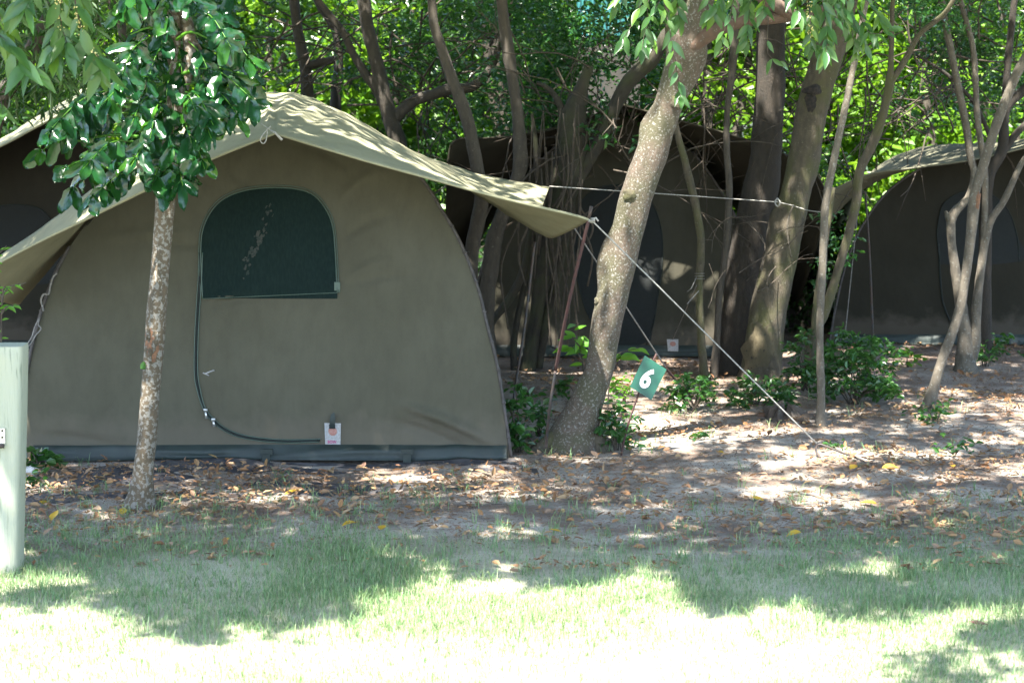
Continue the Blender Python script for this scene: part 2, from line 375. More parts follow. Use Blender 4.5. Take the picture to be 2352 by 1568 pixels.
# ---------------------------------------------------------------- trees
def px_path(pts, Y):
    out = []
    for p in pts:
        yy = p[3] if len(p) > 3 else Y
        q = at(p[0], p[1], yy); dist = np.linalg.norm(q - np.array([0, 0, CAMH])); out.append((*q, p[2] / 2 * dist / F))
    return np.array(out)
def extend(P, top=6.5, seed=0, taper=.6):
    """carry the last reach of a trunk on upwards, out of the picture"""
    r = random.Random(seed); P = [p for p in P]; d = P[-1][:3] - P[-2][:3]; d = d / np.linalg.norm(d); d[1] *= .3; r0 = P[-1][3]
    d[2] = max(d[2], .5); k = 0
    while P[-1][2] < top and k < 30:
        d = d + np.array([r.uniform(-.12, .12), r.uniform(-.12, .12), .12]); d /= np.linalg.norm(d)
        f = max(.25, 1 - (1 - taper) * (P[-1][2] - 3) / (top - 3)); P.append(np.r_[P[-1][:3] + d * .45, r0 * f]); k += 1
    return np.array(P)
TOPS = []
def tree(name, label, mat, stems, Y, group=None, seed=0, base=None, seg=12, rough=.08, lump=.0, cat='tree', canopy=True, step=.06, sink=.05):
    """stems: list of (points, extend?) in picture units; first stem is the main trunk"""
    p0 = px_path([stems[0][0][0]], Y)[0]
    t = thing(name, label, cat, (p0[0], p0[1], float(gz(p0[0], p0[1]))) if base is None else base, group)
    mb = MB()
    for i, (pts, ext) in enumerate(stems):
        P = px_path(pts, Y)
        if i == 0 and base is None: P = np.vstack([[P[0][0], P[0][1], P[0][2] - sink, P[0][3] * 1.05], P])
        if ext: P = extend(P, ext, seed + i)
        L = np.sum(np.linalg.norm(np.diff(P[:, :3], axis=0), axis=1))
        n = int(max(8, min(160, L / step)))
        mb.tube(P[:, :3], P[:, 3], seg if i == 0 else max(7, seg - 3), n, rough, seed * 7 + i, lump=lump)
        if ext and canopy: TOPS.append((t, P[-1][:3]))
    mb.make('trunk', mat, t); return t
def twigs(parent, boxpx, Y, n, seed, rad=.006, ln=(.5, 1.4), name='twigs', mat=None, dY=.6, slope=1.):
    r = random.Random(seed); mb = MB()
    for i in range(n):
        p = at(r.uniform(boxpx[0], boxpx[2]), r.uniform(boxpx[1], boxpx[3]), Y + r.uniform(-dY, dY))
        d = np.array([r.uniform(-1, 1), r.uniform(-.4, .4), r.uniform(-.6, .8) * slope]); d /= np.linalg.norm(d)
        L = r.uniform(*ln); k = 7; pts = [p]
        for j in range(k):
            d = d + np.array([r.uniform(-.28, .28), r.uniform(-.2, .2), r.uniform(-.3, .22)]); d /= np.linalg.norm(d); pts.append(pts[-1] + d * L / k)
            if j in (2, 4):
                e = d + np.array([r.uniform(-.8, .8), r.uniform(-.4, .4), r.uniform(-.8, .8)]); e /= np.linalg.norm(e)
                mb.tube([pts[-1], pts[-1] + e * L * .2 + [0, 0, .02], pts[-1] + e * L * .42], [rad * .5, rad * .4, rad * .2], 4)
        mb.tube(pts, np.linspace(rad, rad * .35, k + 1), 5, cap=False)
    return mb.make(name, mat or M['twig'], parent)
def boxclumps(box, Y0, Y1, n):
    return np.array([at(rng.uniform(box[0], box[2]), rng.uniform(box[1], box[3]), rng.uniform(Y0, Y1)) for _ in range(n)])

# -- the small tree in front of the tent
T1Y = float(gnd(320, 1165)[1])
t1 = tree('young_tree', 'slender young tree with glossy dark green leaves, standing before the near tent', M['bark_small'],
  [([(320, 1168, 66), (324, 1130, 54), (332, 1060, 45), (340, 976, 44), (350, 829, 41), (357, 760, 45), (359, 724, 45), (366, 640, 42), (379, 471, 42), (383, 400, 38), (390, 320, 34), (396, 230, 32), (399, 150, 32), (401, 80, 26), (404, 20, 24)], 6.2),
   ([(392, 300, 20), (412, 230, 24), (432, 160, 27), (436, 90, 27), (425, 40, 28), (408, -10, 26)], 5.5),
   ([(395, 20, 12), (393, 47, 11), (389, 100, 9), (383, 145, 8), (377, 175, 5)], 0),
   ([(397, 64, 9), (420, 75, 8), (445, 92, 8), (463, 115, 5)], 0)], T1Y, seed=1, seg=20, rough=.05, lump=.25, step=.03)
def scar(parent, px, Y, w, h, mat, name, tilt=0., d=.012, seed=3, rr=None):
    """a shallow ragged plate set into the bark facing the camera"""
    mb = MB(); n = 14; c = at(px[0], px[1], Y); k = np.linalg.norm(c - np.array([0, 0, CAMH])) / F
    rows = []
    for i in range(9):
        v = i / 8 * 2 - 1; row = []
        for j in range(9):
            u = j / 8 * 2 - 1; e = (1 + .25 * vn(u * 2 + seed, v * 2, 0, seed))
            x = u * w * .5 * k * math.sqrt(max(0, 1 - .55 * v * v)) * e; z = v * h * .5 * k * math.sqrt(max(0, 1 - .45 * u * u)) * e
            R = rr * k if rr else w * k
            y = -math.sqrt(max(R * R - x * x, 0)) - d * (1 - max(abs(u), abs(v)) ** 2) + .004 * float(vn(u * 4, v * 4, 1, seed))
            row.append(c + np.array([x + z * tilt, y, z]))
        rows.append(row)
    return mb.grid(rows).make(name, mat, parent)
scar(t1, (354, 783), T1Y, 34, 76, M['scar'], 'bark_scar', .06, .006, 3, 21)
scar(t1, (363, 722), T1Y, 14, 12, M['hole'], 'knot', 0, .004, 5, 20)
scar(t1, (368, 690), T1Y, 9, 10, M['hole'], 'knot', 0, .004, 6, 20)
for a, b in ((345, 765), (358, 790), (349, 812), (364, 774)): scar(t1, (a, b), T1Y, 12, 30, M['bark_small'], 'bark_flake', .04, .012, a, 23)

# -- glossy pinnate foliage of the small tree
def leaflet(mb, base, d, nrm, L, W, wob, seed):
    d = d / np.linalg.norm(d); s = np.cross(d, nrm); s /= np.linalg.norm(s) + 1e-9; nn = np.cross(s, d)
    prof = [(0, .06), (.1, .55), (.28, .9), (.5, 1.), (.72, .95), (.88, .7), (.97, .36), (1.0, .06)]
    G = []
    for i, (t, wd) in enumerate(prof):
        row = []
        for u in (-1, -.5, 0, .5, 1):
            wv = 1 + (.13 * math.sin(seed + i * 2.1 + u * 2) if abs(u) == 1 else 0)
            p = base + d * L * t + s * W * .5 * wd * u * wv + nn * (W * .16 * abs(u) - L * wob * t * t + .10 * W * math.sin(9 * t + seed + u * 2.5))
            row.append(p)
        G.append(row)
    mb.grid(G)
def compound(mb, stem, p0, p1, p2, n, L, W, seed, z=0.):
    r = random.Random(seed)
    P = smooth([p0, p1, p2], 14); stem.tube(P, np.linspace(.0045, .0018, 14), 5, cap=False)
    for i in range(n):
        f = .25 + .75 * (i + .5) / n; j = min(int(f * 13), 12); p = P[j]; t = P[j + 1] - P[j]; t /= np.linalg.norm(t)
        side = np.cross(t, np.array([0, -.55, .8]) + np.array([r.uniform(-.3, .3)] * 3)); side /= np.linalg.norm(side)
        for sgn in ((-1, 1) if i < n - 1 else (-1, 1, 0)):
            if r.random() < .06: continue
            d = t * (.5 if sgn else 1) + side * sgn * .7 + np.array([0, -.1, -.42 + r.uniform(-.4, .15)]) + np.array([r.uniform(-.3, .3), r.uniform(-.4, .4), r.uniform(-.2, .2)])
            nrm = np.array([r.uniform(-.7, .7), -.6 + r.uniform(-.7, .5), .6 + r.uniform(-.6, .4)])
            leaflet(mb, p, d, nrm, L * r.uniform(.6, 1.15), W * r.uniform(.7, 1.12), r.uniform(.0, .28), r.random() * 6)
def t1_foliage():
    mb = MB(); st = MB(); r = random.Random(5)
    ends = [(85, 365), (105, 320), (160, 455), (205, 470), (140, 400), (250, 410), (300, 395), (215, 330), (330, 395), (255, 440), (375, 455), (350, 430), (420, 440), (470, 400), (450, 425), (485, 330), (490, 300),
            (440, 340), (400, 370), (300, 300), (345, 330), (170, 260), (160, 310), (230, 255), (270, 210), (330, 250), (380, 280), (450, 270), (520, 290), (560, 300), (580, 270), (590, 215),
            (585, 160), (540, 250), (500, 235), (555, 195), (500, 180), (530, 120), (470, 130), (560, 90), (510, 60), (450, 30), (480, 10), (340, 180), (300, 140), (270, 100), (320, 90), (280, 40), (340, 40), (360, 10), (540, 20), (420, 200), (370, 130), (240, 180),
            (430, 100), (380, 60), (300, 10), (500, -20), (580, 240), (120, 345), (190, 400)]
    ends = [e for i, e in enumerate(ends) if e[1] > 130 or i % 3 != 0]
    for i, (ex, ey) in enumerate(ends):
        f = (ey / 470); sx, sy = 396 + (ex - 396) * .25, max(ey - r.uniform(40, 150), -60) if ex > 200 else ey - r.uniform(60, 150)
        sx = 396 + (ex - 396) * r.uniform(.15, .45)
        dy = r.uniform(-.55, .35)
        p0 = at(sx, sy + r.uniform(-10, 30), T1Y + dy * .3); p2 = at(ex, ey - 12, T1Y + dy - .1)
        p1 = (p0 + p2) / 2 + np.array([0, 0, .06])
        dist = math.hypot(ex - sx, ey - sy); n = max(3, min(6, int(dist / 32)))
        compound(mb, st, p0, p1, p2, n, .152, .070, i)
    for i in range(18):          # upper layers that carry on above the picture
        a = r.uniform(0, 6.28); z0 = r.uniform(3.3, 4.8); p0 = np.array([at(400, 100, T1Y)[0] + r.uniform(-.1, .1), T1Y, z0]); R = r.uniform(.3, .62)
        p2 = p0 + np.array([math.cos(a) * R, math.sin(a) * R * .8, r.uniform(-.25, .2)])
        compound(mb, st, p0, (p0 + p2) / 2 + [0, 0, .08], p2, r.randint(4, 6), .16, .07, 100 + i)
    # boughs that carry the leaves
    for e in [(150, 330), (230, 250), (300, 200), (500, 240), (560, 170), (480, 90), (300, 80), (440, 330), (340, 340)]:
        p0 = at(393, min(e[1] + 10, 330), T1Y); p2 = at(e[0], e[1], T1Y - .15); st.tube([p0, (p0 + p2) / 2 + [0, 0, .05], p2], [.012, .008, .004], 6, 8)
    mb.make('crown', M['leaf_glossy'], t1); st.make('twigs', M['leaf_fern'], t1)  # twigs mesh holds the leaf stalks and thin boughs
t1_foliage()
mbt = MB()
for k in range(5):
    p = at(330, 830, T1Y - .04); e = at(322 + k * 3, 850 + 5 * k, T1Y - .06); leaflet(mbt, p, e - p, np.array([0, -1, .3]), .045, .018, .1, k)
mbt.make('sprout', M['leaf_fern'], t1)

# -- the leaning speckled tree right of the tent
T2Y = float(gnd(1320, 1035)[1])
t2 = tree('leaning_tree', 'leaning tree with white-speckled bark and flared foot, right of the near tent', M['bark_lean'],
  [([(1316, 1040, 150), (1318, 1010, 126), (1330, 975, 100), (1345, 934, 80), (1360, 890, 72), (1377, 850, 67), (1390, 760, 68), (1406, 681, 71), (1428, 590, 72), (1456, 471, 76), (1475, 410, 75), (1494, 361, 74), (1515, 300, 69), (1532, 252, 66), (1560, 162, 72), (1575, 105, 78), (1594, 60, 62), (1610, 0, 58)], 7)], T2Y, seed=2, seg=26, rough=.07, lump=.45, step=.03)
mb = MB()
for pts in ([(1320, 985, 60), (1275, 1010, 50), (1235, 1028, 34), (1205, 1042, 18)], [(1345, 985, 60), (1375, 1018, 44), (1398, 1045, 22)], [(1325, 1000, 60), (1318, 1036, 46), (1300, 1058, 20)], [(1300, 1010, 50), (1262, 1042, 36), (1240, 1056, 16)]):
    P = px_path(pts, T2Y); P[:, 1] -= np.linspace(0, .12, len(P)); mb.tube(P[:, :3], P[:, 3], 12, 16, .12, 33)
mb.make('root', M['bark_moss'], t2)
mb = MB(); P = px_path([(1572, 122, 40), (1592, 100, 40), (1614, 87, 36), (1654, 65, 33), (1708, 47, 30), (1770, 42, 28), (1815, 38, 24), (1860, 30, 20), (1920, 5, 16)], T2Y - .05); P = extend(P, 4.6, 4)
mb.tube(P[:, :3], P[:, 3], 14, 60, .06, 44)
P = px_path([(1822, 36, 26), (1800, 22, 30), (1775, 8, 34), (1745, -10, 30), (1700, -60, 26)], T2Y - .08); P = extend(P, 5.5, 5); mb.tube(P[:, :3], P[:, 3], 12, 40, .08, 45)
mb.make('limb', M['bark_peel'], t2)
scar(t2, (1552, 235), T2Y, 30, 34, M['bark_moss'], 'knot', 0, .02, 9, 36); scar(t2, (1447, 445), T2Y, 34, 30, M['bark_moss'], 'knot', 0, .02, 10, 38)
scar(t2, (1372, 690), T2Y, 14, 20, M['bark_lean'], 'burl', 0, .03, 10, 12)

# -- lance-leaved hanging sprays
def spray(parent, px, Y, n, L, seed, mat='leaf_lance', hang=.5, bloom=False, asp=.34):
    r = random.Random(seed); P = smooth([at(x, y, Y + r.uniform(-.08, .08)) for x, y in px], 3 * n)
    mb, st = MB(), MB(); st.tube(P, np.linspace(.004, .0015, len(P)), 5, cap=False)
    for i in range(n):
        j = min(3 * i + 2, len(P) - 2); t = P[j + 1] - P[j]; t /= np.linalg.norm(t); sgn = 1 if i % 2 else -1
        for q in ((sgn,) if r.random() < .6 else (sgn, -sgn)):
            d = t * .5 + np.array([q * r.uniform(.35, .9), r.uniform(-.7, .3), -hang - r.uniform(0, .5)])
            leaf_l(mb, P[j], d, np.array([r.uniform(-.8, .8), -.9, r.uniform(-.1, .9)]), L * r.uniform(.65, 1.15), asp * r.uniform(.85, 1.15), r)
    leaf_l(mb, P[-1], P[-1] - P[-3] + [0, 0, -.01], np.array([.2, -.9, .4]), L, asp, r)
    if bloom:
        bl = MB()
        for i in range(70):
            j = r.randrange(len(P) // 5, len(P) * 4 // 5); c = P[j] + np.array([r.uniform(-1, 1), r.uniform(-1, 1), r.uniform(-1, 1)]) * .018
            e = np.array([r.gauss(0, 1) for _ in range(3)]); e *= .005 / np.linalg.norm(e); f = np.cross(e, [.3, .5, .8]); g = np.cross(e, f) / .004
            bl.add([c + e, c - e, c + f, c - f, c + g, c - g], [(0, 2, 4), (2, 1, 4), (1, 3, 4), (3, 0, 4), (2, 0, 5), (1, 2, 5), (3, 1, 5), (0, 3, 5)])
        bl.make('blossom', M['blossom'], parent, False)
    return mb, st
def leaf_l(mb, base, d, nrm, L, asp, r):
    d = d / (np.linalg.norm(d) + 1e-9); s = np.cross(d, nrm); s /= np.linalg.norm(s) + 1e-9; nn = np.cross(s, d); W = L * asp; c = r.uniform(-.15, .3)
    G = []
    for t, wd in ((0, .04), (.12, .55), (.3, .98), (.5, 1), (.7, .72), (.87, .34), (1, .03)):
        G.append([base + d * L * t + s * W * .5 * wd * u + nn * (W * .2 * abs(u) * wd - L * c * t * t) for u in (-1, 0, 1)])
    mb.grid(G)
M['blossom'] = plain('blossom', (.55, .5, .2), .8, c2=(.35, .3, .1), sc=80)
def sprays(parent, lst, Y, L, seed, dY=.25, **k):
    a, b = MB(), MB()
    for i, (px, n, *bl) in enumerate(lst):
        m, s = spray(parent, px, Y + random.Random(seed + i).uniform(-dY, dY), n, L, seed + i, bloom=bool(bl), **k)
        for src, dst in ((m, a), (s, b)): dst.add(np.vstack(src.v), src.f)
    a.make('hanging_leaves', M['leaf_lance'], parent); b.make('twigs', M['twig'], parent)
sprays(t2, [([(1515, -40), (1530, 30), (1548, 120), (1560, 200), (1563, 222)], 12), ([(1480, -60), (1475, -10), (1462, 40), (1430, 90)], 6), ([(1500, -50), (1490, 0), (1486, 50), (1490, 90)], 7), ([(1540, -40), (1500, 30), (1480, 80), (1475, 115)], 6),
  ([(1440, -50), (1415, 10)], 4), ([(1560, -40), (1555, 10), (1562, 50)], 5), ([(1700, -60), (1685, 0), (1672, 50), (1655, 90)], 8), ([(1690, -60), (1660, -10), (1640, 30)], 6), ([(1740, -60), (1725, 0), (1718, 60), (1715, 90)], 9), ([(1770, -40), (1762, 100), (1768, 130), (1790, 142)], 3),
  ([(1650, -60), (1630, -5), (1622, 30)], 5), ([(1850, -60), (1856, 0), (1862, 60), (1860, 110)], 12, 1), ([(1880, -60), (1890, 10), (1900, 70), (1898, 120)], 11), ([(1920, -60), (1915, 10), (1912, 60), (1893, 125)], 11), ([(1900, -60), (1940, 10), (1965, 60), (1985, 100)], 9),
  ([(1960, -60), (1990, 0), (2020, 40)], 6), ([(1950, -30), (1985, 60), (2010, 78), (2040, 70)], 6), ([(1930, -50), (1950, 40), (1962, 100), (1966, 120)], 7), ([(1880, -50), (1870, 20), (1868, 80), (1875, 110)], 8), ([(1840, -60), (1830, 0), (1835, 30)], 5),
  ([(1920, -40), (1935, 10), (1940, 50)], 6), ([(1780, -60), (1760, -10), (1750, 20)], 4), ([(1800, -60), (1815, -10)], 3)], T2Y - .9, .118, 60)

# -- the overhanging tree at the left, its trunk outside the frame
tl_base = np.array([-4.6, 9.6, 0]); tlt = thing('overhanging_tree', 'overhanging tree at the left edge with long pointed light green leaves', 'tree', tl_base)
mb = MB(); mb.tube([(-4.6, 9.6, -.1), (-4.5, 9.6, 1.), (-4.55, 9.5, 2.), (-4.2, 9.3, 3.2), (-4., 9.2, 4.6), (-3.6, 9., 6)], [.2, .15, .13, .12, .1, .06], 16, 60, .08, 5)
mb.make('trunk', M['bark_lean'], tlt); TOPS.append((tlt, np.array([-3.6, 9, 6.])))
mb = MB(); mb.tube([(-4.2, 9.3, 3.2), (-3.6, 9.1, 3.25), (-3.0, 9., 3.15), (-2.4, 9., 3.0), (-2.0, 9, 2.95)], [.06, .045, .03, .018, .008], 10, 30, .06, 6); mb.make('limb', M['bark_lean'], tlt)
sprays(tlt, [([(150, -60), (135, 0), (142, 60), (155, 105)], 8, 1), ([(165, -40), (180, 40), (200, 100), (225, 130), (245, 140)], 10, 1), ([(-40, 60), (10, 90), (45, 135), (75, 155)], 8), ([(-40, -20), (0, 40), (12, 90)], 6), ([(60, -60), (45, 0), (35, 20)], 4), ([(190, 70), (215, 120), (232, 160)], 5), ([(140, 0), (130, 70), (125, 120)], 6),
  ([(180, -60), (190, 0)], 3), ([(-40, 200), (0, 235), (5, 250)], 3), ([(100, -60), (70, -10), (55, 10)], 4)], 9.0, .165, 90, dY=.12, asp=.3)
# its shaded lower boughs farther back (left background)

TREES = dict(
 thick=tree('thick_tree', 'thick straight dark-barked trunk behind the rope, left of its leaning neighbour', M['bark_thick'],
  [([(1690, 868, 120), (1694, 820, 100), (1700, 720, 84), (1710, 620, 80), (1728, 520, 82), (1748, 433, 80), (1757, 370, 70), (1762, 325, 68), (1768, 200, 66), (1769, 108, 65), (1772, 0, 62)], 7)], 15.3, seed=3, seg=24, rough=.09, step=.05),
 scarred=tree('scarred_tree', 'thick mossy leaning trunk with a black sawn branch scar near its top', M['bark_moss'],
  [([(1750, 872, 118), (1751, 829, 92), (1763, 724, 84), (1791, 597, 80), (1806, 530, 74), (1822, 469, 68), (1846, 361, 67), (1868, 252, 67), (1896, 144, 66), (1925, 50, 60), (1945, -20, 56)], 7)], 14.9, seed=4, seg=24, rough=.07, lump=.2, step=.05),
 pole=tree('thin_tree', 'slim pale spotted stem rising straight from bare sand in front of the green shrub', M['bark_pale'],
  [([(1885, 990, 34), (1885, 960, 24), (1886, 900, 19), (1883, 760, 17), (1890, 600, 18), (1896, 470, 18), (1915, 370, 17), (1945, 230, 16), (1965, 130, 14), (1990, 0, 13)], 6)], 12.76, seed=5, seg=10, rough=.08),
 forked=tree('forked_tree', 'slender brown tree bending right and forking in a Y above the tents', M['bark_moss'],
  [([(1862, 862, 38), (1866, 780, 28), (1880, 745, 24), (1895, 715, 22), (1932, 597, 20), (1966, 471, 21), (1974, 397, 22), (2014, 307, 22), (2035, 235, 20), (2044, 190, 22), (2046, 150, 13), (2048, 100, 12), (2049, 36, 11), (2052, -10, 10)], 6),
   ([(2043, 195, 16), (2062, 165, 15), (2086, 126, 14), (2112, 79, 13), (2165, 36, 11), (2190, 0, 10)], 6), ([(1868, 800, 18), (1880, 660, 16), (1905, 500, 12), (1915, 430, 8)], 0)], 14.4, seed=6, seg=12),
 rightlean=tree('leaning_sapling', 'grey lichened trunk leaning right from the sand at the right edge', M['bark_pale'],
  [([(2128, 950, 48), (2134, 930, 32), (2148, 880, 24), (2163, 829, 22), (2201, 724, 22), (2215, 650, 22), (2226, 576, 21), (2237, 471, 26), (2240, 440, 22), (2259, 379, 22), (2288, 288, 22), (2331, 180, 21), (2360, 125, 20), (2420, 20, 18)], 6)], 13.45, seed=7, seg=12, rough=.1),
 clump=tree('multi_stemmed_tree', 'sunlit pale tree with three stems from one foot beside the right-hand tent', M['bark_pale'],
  [([(2218, 856, 66), (2217, 830, 44), (2215, 766, 32), (2201, 660, 24), (2188, 576, 20), (2184, 513, 22), (2196, 484, 20), (2225, 451, 16), (2238, 400, 15), (2229, 361, 17), (2219, 288, 17), (2197, 180, 16), (2168, 36, 15), (2160, -10, 14)], 6),
   ([(2222, 840, 30), (2239, 790, 26), (2243, 703, 22), (2256, 597, 19), (2273, 512, 18), (2306, 461, 15), (2341, 385, 13), (2356, 360, 12), (2400, 280, 10)], 5),
   ([(2238, 760, 20), (2247, 690, 16), (2260, 540, 14), (2262, 400, 14), (2245, 270, 14), (2237, 126, 13), (2217, 40, 12), (2200, -20, 11)], 6), ([(2186, 520, 16), (2178, 500, 14), (2172, 485, 6)], 0)], 15.4, seed=8, seg=12, rough=.12),
 darkright=tree('dark_tree', 'dark trunk rising behind the three-stemmed tree and spreading at the right edge', M['bark_thick'],
  [([(2262, 840, 36), (2262, 700, 30), (2264, 520, 28), (2270, 407, 27), (2303, 342, 25), (2310, 252, 22), (2356, 202, 20), (2420, 120, 16)], 6),
   ([(2290, 370, 18), (2330, 312, 16), (2380, 262, 12)], 0), ([(2308, 260, 16), (2312, 180, 16), (2328, 18, 15), (2334, -30, 14)], 6), ([(2274, 314, 10), (2243, 245, 9), (2205, 199, 9), (2166, 165, 8), (2104, 126, 5)], 0)], 16.2, seed=9, seg=12),
 bend=tree('crooked_tree', 'crooked grey-brown trunk curving up behind the right slope of the near tent roof', M['bark_far'],
  [([(1085, 850, 46), (1078, 740, 36), (1080, 640, 34), (1087, 555, 34), (1106, 465, 34), (1098, 400, 30), (1081, 306, 30), (1063, 241, 27), (1038, 180, 25), (1017, 119, 23), (998, 61, 22), (991, 0, 20), (985, -40, 20)], 6.5)], 15.0, seed=10, seg=14, rough=.09, lump=.2),
 bend2=tree('crooked_tree', 'brown trunk behind the tent roof corner, between the crooked tree and the ragged stump tree', M['bark_far'],
  [([(1118, 850, 52), (1116, 760, 40), (1118, 690, 38), (1134, 555, 36), (1155, 492, 32), (1190, 396, 30), (1192, 306, 28), (1185, 234, 26), (1175, 162, 25), (1157, 36, 24), (1150, -30, 24)], 6.5)], 15.25, seed=11, seg=14, rough=.12, lump=.3),
 raised=tree('background_tree', 'forked tree behind the near tent ridge with one long bough reaching sideways', M['bark_far'],
  [([(925, 800, 60), (930, 500, 46), (915, 340, 42), (902, 288, 38), (880, 216, 35), (865, 144, 32), (846, 72, 30), (835, 0, 29), (828, -30, 28)], 6.5),
   ([(895, 280, 26), (870, 216, 22), (841, 173, 20), (812, 126, 18), (786, 72, 17), (738, 11, 15), (715, -20, 14)], 6),
   ([(905, 275, 30), (930, 248, 27), (955, 230, 26), (998, 216, 26), (1034, 205, 26), (1088, 198, 24), (1130, 150, 18), (1160, 60, 15), (1185, -20, 12)], 5.5)], 17.0, seed=12, seg=14, rough=.1),
 slim1=tree('background_tree', 'straight dark trunk above the near tent ridge, nearest to the glossy leaves', M['bark_far'],
  [([(712, 800, 40), (710, 400, 34), (706, 220, 30), (699, 144, 27), (684, 72, 24), (675, 0, 23), (672, -30, 22)], 6), ([(700, 155, 22), (730, 146, 20), (768, 138, 18)], 0)], 18., seed=13, seg=12),
 slim2=tree('background_tree', 'bent dark trunk above the near tent ridge, second from the glossy leaves', M['bark_thick'],
  [([(765, 790, 34), (768, 400, 30), (771, 234, 26), (778, 144, 22), (771, 72, 20), (735, 14, 18), (720, -20, 16)], 6)], 18.8, seed=14, seg=12),
 stump=tree('ragged_stump_tree', 'broad mossy broken-topped tree with many lower stems between the two tents', M['bark_stump'],
  [([(1212, 852, 40), (1222, 790, 32), (1236, 700, 32), (1252, 610, 40), (1270, 540, 52), (1290, 451, 62), (1305, 361, 72), (1314, 315, 74), (1318, 270, 62), (1326, 235, 44), (1340, 190, 26), (1352, 150, 18)], 0),
   ([(1290, 470, 40), (1330, 400, 38), (1370, 330, 36), (1438, 198, 33), (1491, 137, 30), (1540, 70, 28), (1580, 10, 26)], 6),
   ([(1184, 866, 20), (1180, 790, 15), (1200, 677, 14), (1217, 592, 15), (1228, 529, 16), (1260, 460, 18)], 0),
   ([(1128, 850, 16), (1132, 790, 16), (1128, 744, 17), (1160, 700, 19), (1182, 668, 19), (1205, 613, 18), (1221, 534, 16), (1240, 470, 14)], 0),
   ([(1235, 845, 22), (1262, 700, 20), (1285, 610, 20), (1300, 520, 22), (1310, 440, 30)], 0),
   ([(1270, 480, 18), (1240, 420, 14), (1232, 340, 11), (1222, 260, 7)], 0), ([(1300, 300, 22), (1286, 240, 16), (1262, 205, 12), (1232, 190, 8)], 0)], 15.45, seed=15, seg=16, rough=.16, lump=.5),
 rope=tree('thin_tree', 'thin bent stem with a cord wound round it, right of the leaning tree', M['bark_moss'],
  [([(1620, 884, 26), (1616, 840, 20), (1610, 766, 18), (1606, 660, 17), (1610, 555, 18), (1597, 469, 18), (1582, 407, 18), (1571, 361, 16), (1552, 290, 15), (1540, 200, 14), (1535, 100, 13), (1530, 0, 12)], 6)], 14.75, seed=16, seg=10, rough=.1),
 rope2=tree('thin_tree', 'thin upright grey stem just left of the thick dark trunk', M['bark_far'],
  [([(1638, 880, 22), (1648, 766, 16), (1652, 681, 15), (1669, 555, 16), (1675, 433, 16), (1669, 342, 15), (1671, 252, 14), (1686, 126, 18), (1692, 0, 16), (1694, -30, 15)], 6)], 14.9, seed=17, seg=10, rough=.08),
 farleft=tree('background_tree', 'grey bough-like trunk slanting behind the glossy tree at the left edge', M['bark_far'],
  [([(-60, 800, 50), (-40, 420, 44), (0, 235, 40), (45, 170, 36), (82, 95, 32), (115, 30, 28), (135, -30, 26)], 6)], 14.2, seed=18, seg=14),
 farleft2=tree('background_tree', 'narrow brown trunk half hidden by the glossy tree, above the far left tent', M['bark_far'],
  [([(300, 800, 34), (300, 300, 28), (285, 90, 24), (265, 30, 22), (245, -20, 22)], 6)], 16.2, seed=19, seg=12),
)
scar(TREES['scarred'], (1862, 207), 14.9, 42, 26, M['hole'], 'branch_scar', 0, .03, 12, 36)
scar(TREES['scarred'], (1856, 235), 14.9, 26, 44, M['hole'], 'branch_scar', 0, .012, 13, 35)
scar(TREES['scarred'], (1748, 800), 14.9, 84, 130, M['bark_worn'], 'bare_patch', 0, .006, 14, 46)
scar(TREES['rightlean'], (2243, 462), 13.45, 12, 40, M['scar'], 'bark_scar', .1, .008, 15, 12)
mb = MB(); P = px_path([(1822, 470, 3), (1808, 515, 4), (1812, 560, 3), (1818, 590, 2)], 14.6); mb.tube(P[:, :3], P[:, 3], 5, 12); mb.make('dead_shoot', M['bark_pale'], TREES['scarred'])

